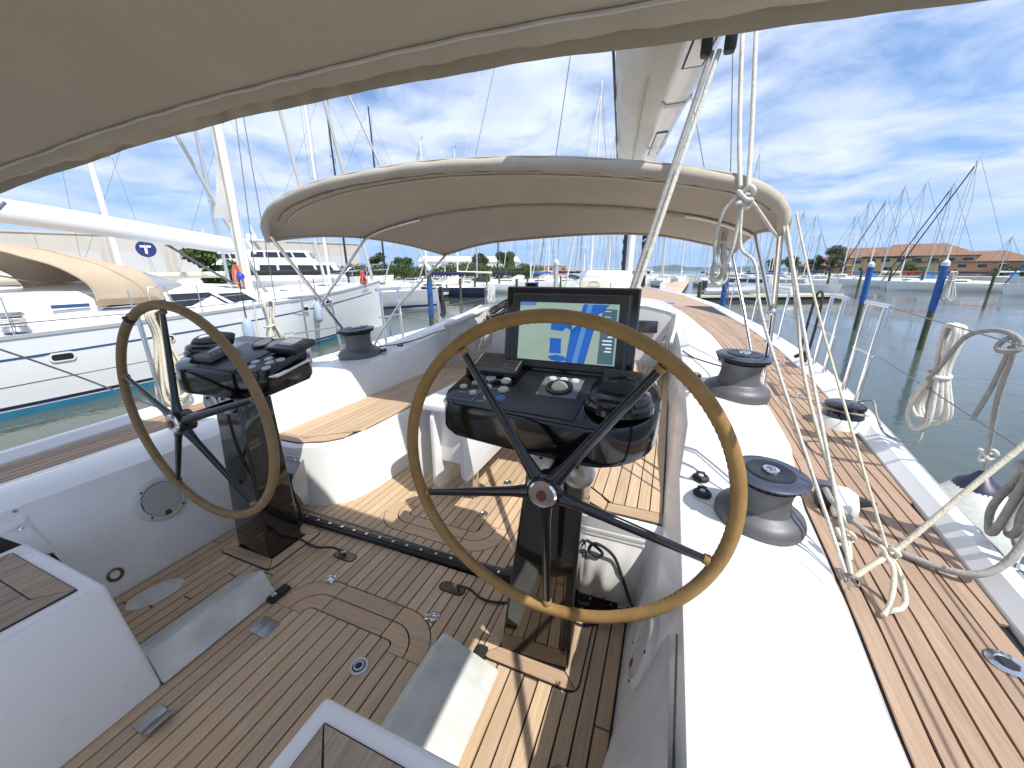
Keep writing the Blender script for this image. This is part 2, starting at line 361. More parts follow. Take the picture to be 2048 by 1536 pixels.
# hull topsides and the deck moulding under the teak
h = MB()
def hullsec(y, sgn):
    xo, z = xout(y), dz(y) + .06
    half = xo - CL; q = max(.0, 1 - max(0, (y - 11)) / 9.5)
    pts = [(xo, z - .005), (xo + .012, z - .10), (CL + half * (.99 if y < 12 else .93), -.1), (CL + half * (.93 if y < 12 else .8) * max(.25, q), WL - .02), (CL + half * .6 * max(.1, q), WL - .35)]
    return [((2 * CL - x) if sgn < 0 else x, y, zz) for x, zz in pts]
for sgn in (1, -1): h.loft([hullsec(y, sgn) for y in YS], closed=False)
a = hullsec(-1.6, 1); b = hullsec(-1.6, -1); h.add(a + b[::-1], [tuple(range(10))])
hull = h.build('hull', 'gelcoat', yacht, 35)
d = MB()
for sgn in (1, -1):
    mm = MB(); mm.loft([[(xin(y) - .1 if y < 11.5 else CL, y, dz(y) - .012), (xtk(y) + .02, y, dz(y) - .012)] for y in YS], closed=False)
    if sgn < 0: mm.mirror(CL)
    d.add(mm.v, mm.f)
# forward of the planked part the deck is one teak sheet
side_deck = d.build('side_deck', 'caulk', yacht, 30)
fd = MB()
for sgn in (1, -1):
    mm = MB(); ys = [y for y in YS if y >= 12.3]
    mm.loft([[(max(CL, xin(y)) if y < 12.6 else CL, y, dz(y)), (xtk(y), y, dz(y))] for y in ys], closed=False)
    if sgn < 0: mm.mirror(CL)
    fd.add(mm.v, mm.f)
fore = fd.build('foredeck', 'teak_grey', yacht, 30)
for sgn in (1, -1):
    t = MB(); secs = []
    for y in YS:
        a, b, z = xtk(y), xout(y), dz(y)
        secs.append([(a - .004, y, z - .02), (a, y, z + .012), (a + (b - a) * .32, y, z + .048), (a + (b - a) * .40, y, z + .058), (b - .015, y, z + .06), (b, y, z + .045), (b + .002, y, z - .06)])
    t.loft(secs, closed=False)
    if sgn < 0: t.mirror(CL)
    t.build('toe_rail', 'gelcoat', yacht, 25)

GAP = .0075
def plank(parent, poly, z, mat='teak', th=.010, zf=None):
    b = MB(); f = zf if zf else (lambda x, y: z)
    b.prism(poly, lambda x, y: f(x, y) - th, f); return b.build('plank', mat, parent)
# side deck planks follow the coaming line and are snubbed by the rail
def deck_planks(sgn):
    p = .0585; y0, y1 = -1.5, 12.4
    for k in range(18):
        a = lambda y: xin(y) + .008 + k * p; b = lambda y: xin(y) + .008 + (k + 1) * p - GAP
        cuts = [y0]; yy = y0 + rng.uniform(1.2, 3.0)
        while yy < y1 - .8: cuts.append(yy); yy += rng.uniform(2.2, 3.4)
        cuts.append(y1)
        for c0, c1 in zip(cuts, cuts[1:]):
            n = max(2, int((c1 - c0) / .3) + 1); ys = [c0 + (c1 - c0 - .004) * i / (n - 1) for i in range(n)]
            ys = [y for y in ys if xtk(y) - .012 - a(y) > .006]
            if len(ys) < 2: continue
            L = [(a(y), y) for y in ys]; Rr = [(min(b(y), xtk(y) - .008), y) for y in ys]
            poly = L + Rr[::-1]
            if sgn < 0: poly = [(2 * CL - x, y) for x, y in poly]
            n2 = len(ys); vs = []; th = .010
            for x, y in poly: vs.append((x, y, dz(y)))
            vs += [(x, y, z - th) for x, y, z in vs]
            m2 = len(poly); fs = [(i, i + 1, m2 - 2 - i, m2 - 1 - i) for i in range(n2 - 1)] + [(i, (i + 1) % m2, m2 + (i + 1) % m2, m2 + i) for i in range(m2)]
            MB().add(vs, fs).build('plank', 'teak_grey', side_deck)
deck_planks(1); deck_planks(-1)

# coamings: one lofted skin per side
def csec(y):
    x = xin(y); z = dz(y)
    H = [(-.03, -.01), (0., .12), (.05, .34), (.095, .50), (.14, .572), (.20, .595), (.38, .592), (x - .10, .572), (x - .035, .545), (x, z - .012)]
    S1 = [(.08, .43), (.09, .47), (.115, .55), (.145, .63), (.18, .69), (.24, .715), (.42, .715), (x - .05, .69), (x - .01, .64), (x, z - .012)]
    S2 = [(.08, .43), (.09, .47), (.12, .58), (.145, .68), (.175, .75), (.25, .775), (.42, .77), (x - .09, .72), (x - .02, .65), (x, z - .012)]
    S3 = [(.06, .43), (.07, .5), (.085, .65), (.10, .80), (.13, .89), (.20, .94), (.36, .92), (.55, .82), (.69, .67), (x, z - .012)]
    S4 = [(.00, .43), (.0, .55), (.0, .8), (.0, .98), (.03, 1.08), (.09, 1.11), (.26, 1.03), (.49, .86), (.66, .68), (x, z - .012)]
    return itp([(-1.6, H), (1.95, H), (2.45, S1), (2.7, S1), (3.4, S2), (4.4, S3), (5.2, S4)], y)
cys = [-1.6, -.8, 0, .5, 1, 1.4, 1.7, 1.95, 2.03, 2.12, 2.2, 2.28, 2.37, 2.45, 2.7, 2.85, 3.0, 3.2, 3.4, 3.65, 3.9, 4.15, 4.4, 4.6, 4.8, 5.0, 5.2]
for sgn in (1, -1):
    c = MB().loft([[(x, y, z) for x, z in csec(y)] for y in cys], closed=False)
    if sgn < 0: c.mirror(CL)
    c.build('coaming', 'gelcoat', yacht, 28)
# locker lid joints moulded in the starboard coaming, and their mirror to port
def on_coam(x, y):
    p = csec(y); return itp([(q[0], q[1]) for q in p[3:]], x) + .0006
for sgn in (1, -1):
    for pts in ([(.20, 1.74), (.30, 1.69), (.40, 1.61), (.489, 1.53), (.571, 1.43), (.607, 1.34)], [(.187, 1.35), (.333, 1.38), (.475, 1.40), (.592, 1.402)], [(.25, 2.5), (.45, 2.42), (.62, 2.2), (.67, 1.9)]):
        P = [(x, y, on_coam(x, y)) for x, y, _ in cat([(x, y, 0) for x, y in pts], 6)]
        b_ = MB().tube(P, .0014, 5)
        if sgn < 0: b_.mirror(CL)
        b_.build('lid_seam', 'mark_grey', yacht, 60)
# coachroof
def rsec(y):
    x = xin(y); z = dz(y) - .012
    A = [(CL, 1.20), (-.7, 1.195), (-.25, 1.175), (0., 1.12), (.24, 1.0), (.48, .845), (.65, .68), (x, z)]
    B = [(CL, 1.17), (-.7, 1.16), (-.25, 1.13), (.03, 1.07), (.26, .95), (.46, .80), (.62, .66), (x, z)]
    D = [(CL, 1.05), (-.7, 1.04), (-.3, 1.0), (.0, .93), (.2, .84), (.36, .74), (.48, .65), (x, z)]
    E_ = [(CL, .88), (-.8, .87), (-.5, .85), (-.25, .81), (-.05, .76), (.08, .69), (.18, .63), (x, z)]
    F_ = [(CL, z + .012), (CL + .05, z + .01), (CL + .1, z + .008), (CL + .2, z + .006), (CL + .25, z + .004), (CL + .3, z + .003), (CL + .35, z + .001), (x, z)]
    return itp([(5.05, A), (6.2, B), (8.3, D), (10., E_), (12.4, F_)], y)
rys = [5.05, 5.4, 5.8, 6.2, 6.7, 7.2, 7.7, 8.3, 8.8, 9.4, 10, 10.6, 11.2, 11.8, 12.4]
r = MB()
for sgn in (1, -1):
    c = MB().loft([[(x, y, z) for x, z in rsec(y)] for y in rys], closed=False)
    if sgn < 0: c.mirror(CL)
    r.add(c.v, c.f)
roof = r.build('coachroof', 'gelcoat', yacht, 30)
# after bulkhead with the companionway and its dark washboards
bk = MB(); pts = [(x, 5.06, z) for x, z in rsec(5.06)]; mir = [(2 * CL - x, y, z) for x, y, z in pts[::-1]]
bk.add(pts + mir, [tuple(range(16))]); bk.add([(.02, 5.07, -.02), (2 * CL - .02, 5.07, -.02), (2 * CL - .02, 5.07, .7), (.02, 5.07, .7)], [(0, 1, 2, 3)])
bulk = bk.build('bulkhead', 'gelcoat', yacht)
MB().box((CL, 5.03, .62), (.72, .04, 1.0)).build('companionway', 'gloss_black', bulk, bevel=.01)
MB().box((-.32, 5.035, .93), (.42, .03, .15)).build('window', 'tinted', bulk, bevel=.02)
MB().box((2 * CL + .32, 5.035, .93), (.42, .03, .15)).build('window', 'tinted', bulk, bevel=.02)
# raised lip along the coachroof shoulder
MB().tube(cat([(.05, 4.35, .86), (.085, 4.8, 1.02), (.06, 5.2, 1.125), (-.15, 5.7, 1.19), (-.45, 6.1, 1.19)], 6), .018, 8).build('shoulder_moulding', 'gelcoat', roof, 60)
MB().box((.0, 4.62, .78), (.012, .09, .02)).build('vent_slot', 'rubber', roof)
# foredeck hatches
for hx, hy, wx, wy in ((-.50, 11.1, .5, .42), (-.22, 9.3, .62, .30), (-.52, 10.4, .30, .7)):
    z = max(dz(hy), itp([(rsec(hy)[i][0], rsec(hy)[i][1]) for i in range(8)], hx)) + .015
    MB().box((hx, hy, z), (wx + .06, wy + .06, .03)).build('hatch_frame', 'brushed', roof, bevel=.008)
    MB().box((hx, hy, z + .012), (wx, wy, .03)).build('hatch', 'smoke_hatch', roof, bevel=.008)

# ------------------------------------------------------------------ cockpit sole
sl = MB().box((CL, 1.7, -.019), (2.6, 6.8, .02))
sole = sl.build('cockpit_sole', 'caulk', yacht)
def arcpath(x0, x1, yend, ytop, r, n=7):
    """open path: up the left side, round, across, round, down the right; ytop may lie aft of yend"""
    s = 1 if ytop > yend else -1; out = [(x0, yend)]
    for i in range(n + 1):
        a = R(90 * i / n); out.append((x0 + r - r * math.cos(a), ytop - s * r + s * r * math.sin(a)))
    for i in range(n + 1):
        a = R(90 * i / n); out.append((x1 - r + r * math.sin(a), ytop - s * r + s * r * math.cos(a)))
    out.append((x1, yend)); return out
HA = (arcpath(-1.675, -.815, .985, 1.205, .20), arcpath(-1.585, -.905, .985, 1.118, .13), arcpath(-1.503, -.992, .985, 1.03, .028))
HB = (arcpath(-1.68, -.80, 1.93, 1.672, .19), arcpath(-1.59, -.89, 1.93, 1.757, .12), arcpath(-1.505, -.985, 1.93, 1.838, .03))
def inset(path, k):      # crude offset toward/away from the hatch centre
    cx = CL; out = []
    ym = sum(p[1] for p in path) / len(path)
    return path
def bands(paths, sgn):
    g = GAP / 2
    for A, B in zip(paths, paths[1:]):
        n = len(A); j = n // 2
        A2 = []; B2 = []
        for (ax, ay), (bx, by) in zip(A, B):
            dx, dy = bx - ax, by - ay; l = math.hypot(dx, dy) or 1; ux, uy = dx / l * g, dy / l * g
            A2.append((ax + ux, ay + uy)); B2.append((bx - ux, by - uy))
        def piece(ia, ib, tr0=0, tr1=0):
            a = A2[ia:ib + 1]; b = B2[ia:ib + 1]; a = list(a); b = list(b)
            if tr0: a[0] = (a[0][0] + tr0, a[0][1]); b[0] = (a[0][0], b[0][1])
            if tr1: a[-1] = (a[-1][0] - tr1, a[-1][1]); b[-1] = (a[-1][0], b[-1][1])
            MB().prism(a + b[::-1], -.010, 0).build('plank', 'teak_cross', sole)
        # corner, cross piece, corner
        i1 = 8; i2 = 9
        xl = max(A2[i1][0], B2[i1][0]) + .03; xr = min(A2[i2][0], B2[i2][0]) - .03
        ya, yb = A2[i1][1], B2[i1][1]
        for part in (A2[:i1 + 1] + [(xl - g, ya), (xl - g, yb)] + B2[:i1 + 1][::-1], [(xl + g, ya), (xr - g, ya), (xr - g, yb), (xl + g, yb)], [(xr + g, ya)] + A2[i2:] + B2[i2:][::-1] + [(xr + g, yb)]):
            MB().prism(part, -.010, 0).build('plank', 'teak_cross', sole)
bands(HA, 1); bands(HB, -1)
def bound(path, x):       # y of the outline at x
    best = None
    for (ax, ay), (bx, by) in zip(path, path[1:]):
        if abs(bx - ax) > 1e-6 and min(ax, bx) - 1e-6 <= x <= max(ax, bx) + 1e-6:
            y = ay + (by - ay) * (x - ax) / (bx - ax)
            best = y
    return best if best is not None else path[0][1]
def strip(x0, x1, lo, hi, mat='teak', z=0):
    if hi((x0 + x1) / 2) - lo((x0 + x1) / 2) < .02: return
    n = 4; xs = [x0 + (x1 - x0) * i / n for i in range(n + 1)]
    plank(sole, [(x, lo(x) + GAP / 2) for x in xs] + [(x, hi(x) - GAP / 2) for x in xs[::-1]], z, mat)
YT0, YT1 = 1.515, 1.575
cst = lambda v: (lambda x: v)
def butts(lo, hi):
    out = [lo]; y = lo + rng.uniform(.5, 1.7)
    while y < hi - .35: out.append(y); y += rng.uniform(.9, 1.8)
    return out + [hi]
def zone(xa, xb, n, kind):
    w = (xb - xa) / n
    for i in range(n):
        x0, x1 = xa + i * w + GAP / 2, xa + (i + 1) * w - GAP / 2; xm = (x0 + x1) / 2
        if kind == 'side':
            for a, b in zip(butts(-1.4, YT0), butts(-1.4, YT0)[1:]) if False else [(q, w2) for bs in [butts(-1.4, YT0)] for q, w2 in zip(bs, bs[1:])]: strip(x0, x1, cst(a), cst(b))
            strip(x0, x1, cst(YT1), cst(1.9 if (xm < -1.98 or xm > -.5) else 5.0))
        elif kind == 'edge':
            strip(x0, x1, cst(-1.4), cst(.985)); strip(x0, x1, lambda x: bound(HA[0], x), cst(YT0)); strip(x0, x1, cst(YT1), lambda x: bound(HB[0], x)); strip(x0, x1, cst(1.93), cst(5.0))
        else:
            strip(x0, x1, cst(-1.4), lambda x: bound(HA[2], x)); strip(x0, x1, lambda x: bound(HA[0], x), cst(YT0)); strip(x0, x1, cst(YT1), lambda x: bound(HB[0], x)); strip(x0, x1, lambda x: bound(HB[2], x), cst(3.0)); strip(x0, x1, cst(3.0), cst(5.0))
zone(-2.455, -1.675, 13, 'side'); zone(-1.675, -1.503, 3, 'edge'); zone(-1.503, -.992, 8, 'hatch'); zone(-.992, -.815, 3, 'edge'); zone(-.815, -.035, 13, 'side')
strip(-1.675, -.815, cst(YT0 - .0), cst(YT0 + .001))

# ------------------------------------------------------------------ cockpit seats
def seat(sgn):
    bot = [(-.0, 1.63), (-.2, 1.635), (-.39, 1.70), (-.52, 1.82), (-.58, 2.05), (-.60, 5.05), (.2, 5.05), (.2, 1.63)]
    top = [(.1, 1.66), (-.2, 1.68), (-.37, 1.77), (-.46, 1.87), (-.50, 2.1), (-.53, 5.05), (.2, 5.05), (.2, 1.66)]
    def sec(t, z): return [(a[0] + (b[0] - a[0]) * t, a[1] + (b[1] - a[1]) * t, z) for a, b in zip(bot, top)]
    ins = [(x + (.025 if x < 0 else 0), y + (.025 if y < 3 else 0), .437) for x, y in top]
    m = MB().loft([sec(0, -.01), sec(.1, .03), sec(.9, .38), sec(1, .42), ins])
    if sgn < 0: m.mirror(CL)
    s = m.build('seat', 'gelcoat', yacht, 35)
    mx = (lambda pl: [(2 * CL - x, y) for x, y in pl]) if sgn < 0 else (lambda pl: pl)
    cp = MB().prism(mx([(.085, 1.705), (-.19, 1.715), (-.35, 1.80), (-.425, 1.895), (-.462, 2.12), (-.49, 5.03), (.085, 5.03)]), .43, .441); cp.build('caulk_bed', 'caulk', s)
    for k in range(9):
        x0 = .078 - (k + 1) * .0605; x1 = x0 + .0605 - GAP * .8
        lo = lambda x: 1.80 + max(0, (-.20 - x)) * .9 + (.03 if x < -.2 else 0)
        lf = lambda y: max(x0, -.462 - (y - 2.1) * .0105)
        ys = [lo(x0), 2.6, 3.6, 5.0]
        poly = [(max(x0, -.455), lo(max(x0, -.455))), (x1, lo(x1))] + [(x1, 5.0)] + [(lf(5.0), 5.0), (lf(2.6), 2.6)]
        plank(s, mx(poly), .447, 'teak')
    # mitred after border
    plank(s, mx([(.08, 1.712), (.08, 1.793), (-.185, 1.793), (-.19, 1.722)]), .447, 'teak_cross')
    plank(s, mx([(-.197, 1.724), (-.192, 1.793), (-.24, 1.85), (-.42, 2.0), (-.43, 1.92), (-.35, 1.81)]), .447, 'teak_cross')
    return s
seatS = seat(1); seatP = seat(-1)

# helmsman's seats: white boxes with an inset teak top
def helm_seat(x0, x1, y1, z, flare):
    bot = [(x0 - flare[0], -1.2, 0), (x1 + flare[1], -1.2, 0), (x1 + flare[1], y1 + .02, 0), (x0 - flare[0], y1 + .02, 0)]
    top = [(x0, -1.2, z), (x1, -1.2, z), (x1, y1, z), (x0, y1, z)]
    m = MB().loft([bot, top]); s = m.build('helm_seat', 'gelcoat', yacht, bevel=.02, seg=3)
    bx0, bx1, by = x0 + .055, x1 - .055, y1 - .055
    MB().box(((bx0 + bx1) / 2, (by - 1.1) / 2, z + .001), (bx1 - bx0, by + 1.1, .006)).build('caulk_bed', 'caulk', s)
    g = .005; w = .085; zt = z + .009
    plank(s, [(bx0 + g, by - g), (bx1 - g, by - g), (bx1 - w - g, by - w), (bx0 + w + g, by - w)], zt, 'teak_old', .006)
    plank(s, [(bx0 + g, by - 2 * g), (bx0 + w, by - w - g), (bx0 + w, -1.1), (bx0 + g, -1.1)], zt, 'teak_old', .006)
    plank(s, [(bx1 - g, by - 2 * g), (bx1 - w, by - w - g), (bx1 - w, -1.1), (bx1 - g, -1.1)], zt, 'teak_old', .006)
    n = max(1, round((bx1 - bx0 - 2 * w) / .055)); ww = (bx1 - bx0 - 2 * w) / n
    for i in range(n): plank(s, [(bx0 + w + i * ww + g, by - w - g), (bx0 + w + (i + 1) * ww, by - w - g), (bx0 + w + (i + 1) * ww, -1.1), (bx0 + w + i * ww + g, -1.1)], zt, 'teak_old', .006)
    return s
helm_seat(-2.46, -1.835, .51, .48, (0, .115))
helm_seat(-.765, -.10, .525, .48, (.03, .02))

# footrest wedges
def wedge(name, x0, x1, y0, y1, ztop, side):
    # side = +1: steep white face towards +x ; the long sloping face towards the helmsman's outboard side
    s = [(x0, .012), (x0 + .01, .03), (x1 - .085, ztop), (x1 - .068, ztop), (x1, .012)] if side > 0 else [(x0, .012), (x0 + .068, ztop), (x0 + .085, ztop), (x1 - .01, .03), (x1, .012)]
    m = MB().loft([[(x, y, z) for x, z in s] for y in (y0, y1)])
    return m.build(name, 'gelcoat_worn', yacht, bevel=.008)
wedge('footrest', -2.0, -1.715, .53, 1.02, .125, 1)
wedge('footrest', -.815, -.49, .56, 1.075, .115, -1)
for x, y in ((-1.70, 1.02), (-2.02, .5), (-.60, 1.10)):
    f = MB().box((x, y, .012), (.05, .11, .024)).build('footrest_lug', 'rubber', yacht, bevel=.01)
    MB().lathe([(.017, 0), (.017, .008), (.008, .009), (.008, .004)], (x, y - .02, .022), 14).build('bolt', 'steel', f, 40)

# starboard and port wall fittings
def wall_x(z, sgn=1, y=1.):
    pts = csec(y); x = itp([(q[1], q[0]) for q in pts[:6]], z); return x if sgn > 0 else 2 * CL - x
def on_wall(y, z, sgn):
    x = wall_x(z, sgn); dx = (wall_x(z + .06, 1) - wall_x(z - .06, 1)) / .12
    nrm = Vector((-1, 0, dx)).normalized()
    if sgn < 0: nrm.x *= -1
    q = nrm.to_track_quat('Z', 'Y').to_matrix(); return Vector((x, y, z)), q
def speaker(y, z, sgn, label):
    c, q = on_wall(y, z, sgn); s = thing('cockpit_speaker', label, 'speaker', c, 'round cockpit speakers')
    MB().lathe([(.125, -.02), (.125, .012), (.115, .022), (.098, .024), (.093, .012), (.001, .012)], c, 36, q).build('ring', 'speaker_grille', s, 40)
    b = MB(); b.lathe([(.092, .012), (.092, .015), (.001, .015)], c, 30, q).build('cone', 'speaker_dark', s, 40)
    g = MB()
    for i in range(-9, 10):
        u = i * .0093; w = math.sqrt(max(0, .0915 ** 2 - u * u))
        if w < .01: continue
        e1 = q @ Vector((1, 0, 0)); e2 = q @ Vector((0, 1, 0)); e3 = q @ Vector((0, 0, 1))
        p = c + e1 * u + e3 * .018
        vs = [p + e2 * sy * w + e1 * sx * .0032 + e3 * sz * .002 for sz in (-1, 1) for sx, sy in ((-1, -1), (1, -1), (1, 1), (-1, 1))]
        MB().add(vs, [(3, 2, 1, 0), (4, 5, 6, 7), (0, 1, 5, 4), (1, 2, 6, 5), (2, 3, 7, 6), (3, 0, 4, 7)]).build('slat', 'speaker_grille', s)
    for a in (45, 135, 225, 315):
        p = c + q @ Vector((.107 * math.cos(R(a)), .107 * math.sin(R(a)), .022)); MB().lathe([(.006, 0), (.006, .003), (.001, .003)], p, 10, q).build('screw', 'rubber', s)
    MB().lathe([(.018, 0), (.016, .004), (.001, .005)], c + q @ Vector((0, -.085, .019)), 14, q).build('badge', 'red_badge', s, 40)
    return s
speaker(1.02, .36, -1, 'round white louvred speaker in the port cockpit wall behind the left wheel')
speaker(1.12, .33, 1, 'round white speaker in the starboard cockpit wall under the right wheel')
# open locker in the port wall; a flat dark plate stands for its shaded, canvas-lined inside
c, q = on_wall(.50, .38, -1)
e1 = Vector((0, 1, 0)); e3 = q @ Vector((0, 0, 1)); e2 = e3.cross(e1) * -1
def wallquad(name, pts, off, mat, par, th=.012):
    vs = []
    for o in (off - th, off):
        for y, z in pts: vs.append(on_wall(y, z, -1)[0] + e3 * o)
    n = len(pts); return MB().add(vs, [tuple(range(n))[::-1], tuple(range(n, 2 * n))] + [(i, (i + 1) % n, n + (i + 1) % n, n + i) for i in range(n)]).build(name, mat, par)
lk = wallquad('locker_recess', [(.33, .47), (.56, .52), (.60, .27), (.37, .22)], .004, 'rubber', yacht)
wallquad('locker_lip', [(.32, .47), (.33, .48), (.565, .53), (.61, .265), (.60, .255), (.553, .508)], .012, 'gelcoat', lk)
for y, z in ((.535, .49), (.565, .33)): 
    p, qq = on_wall(y, z, -1); MB().lathe([(.009, 0), (.008, .004), (.001, .005)], p + e3 * .006, 12, qq).build('bolt', 'steel', lk, 40)
p, qq = on_wall(.735, .10, -1); dr = MB().lathe([(.034, -.01), (.034, .006), (.026, .008), (.020, .0), (.001, -.004)], p, 24, qq).build('drain_fitting', 'brass_dark', yacht, 40)
p, qq = on_wall(.55, .56, -1); MB().lathe([(.008, -.005), (.008, .003), (.001, .004)], p, 12, qq).build('screw', 'brushed', yacht, 40)
# canvas pocket on the starboard wall by the helm seat
def pocket(u, v):
    y = -.2 + 1.18 * u; z = .06 + .47 * v
    x = wall_x(z, 1) - (.012 + .085 * math.sin(math.pi * min(1, v * 1.1)) * math.sin(math.pi * u) ** .5 * (1 - .5 * v)) - .012 * math.sin(9 * u + 4 * v) * (1 - v)
    return (x, y, z - .08 * (1 - u) * 0 + (.10 * u if v > .5 else 0) * (v - .5))
pk = MB().sheet(22, 14, pocket, .004).build('canvas_pocket', 'dirty_canvas', yacht, 60)
MB().tube(cat([(wall_x(.52) - .012, -.2, .535), (wall_x(.54) - .012, .4, .56), (wall_x(.56) - .012, .98, .585)], 5), .0035, 6).build('pocket_gap_line', 'rubber', pk, 60)  # dark line put in for the shaded gap along the pocket's mouth

# ------------------------------------------------------------------ canvas tail bags hung on the seat ends
def tail_bag(sgn, label):
    mx = (lambda p: (2 * CL - p[0], p[1], p[2])) if sgn < 0 else (lambda p: p)
    b = thing('tail_bag', label, 'canvas bag', mx((-.15, 1.6, 0)), 'rope tail bags on the seat ends')
    def f(u, v):
        x = .0 - .315 * u; z = .37 - .325 * v; sag = math.sin(math.pi * v) ** .7
        y = 1.63 - .012 - .11 * sag * (.55 + .45 * math.sin(math.pi * u)) - .010 * math.sin(13 * u + 5 * v) * v - .016 * math.sin(23 * u - 7 * v) * sag * .5 - .12 * (1 - v) * 0
        y -= .02 * v - (.0 if u < .7 else -.0)
        return mx((x + .012 * math.sin(9 * v + u * 4) * u, y, z))
    MB().grid(26, 26, f).build('pouch', 'dirty_canvas', b, 70)
    def side(u, v):
        p = f(1, v); q = mx((-.30, 1.66, p[2])); return tuple(a + (c - a) * u + .008 * math.sin(9 * v) * u * (1 - u) for a, c in zip(p, q))
    MB().grid(5, 20, side).build('gusset', 'dirty_canvas', b, 70)
    for zz in (.40, .375, .352):
        MB().box(mx((-.155, 1.612, zz)), (.33, .012, .014), (R(-12), 0, 0)).build('batten', 'canvas_white', b, bevel=.003)
    MB().lathe([(.012, 0), (.011, .012), (.001, .015)], mx((-.30, 1.60, .395)), 12, Matrix.Rotation(R(90), 3, 'X')).build('stud', 'steel', b, 40)
    MB().box(mx((-.28, 1.545, .30)), (.075, .02, .03)).build('strap', 'rubber', b, bevel=.008)
    return b
tail_bag(-1, 'grey-white canvas rope bag on the port seat end behind the left pedestal')
tail_bag(1, 'sunlit white canvas rope bag on the starboard seat end behind the right pedestal')
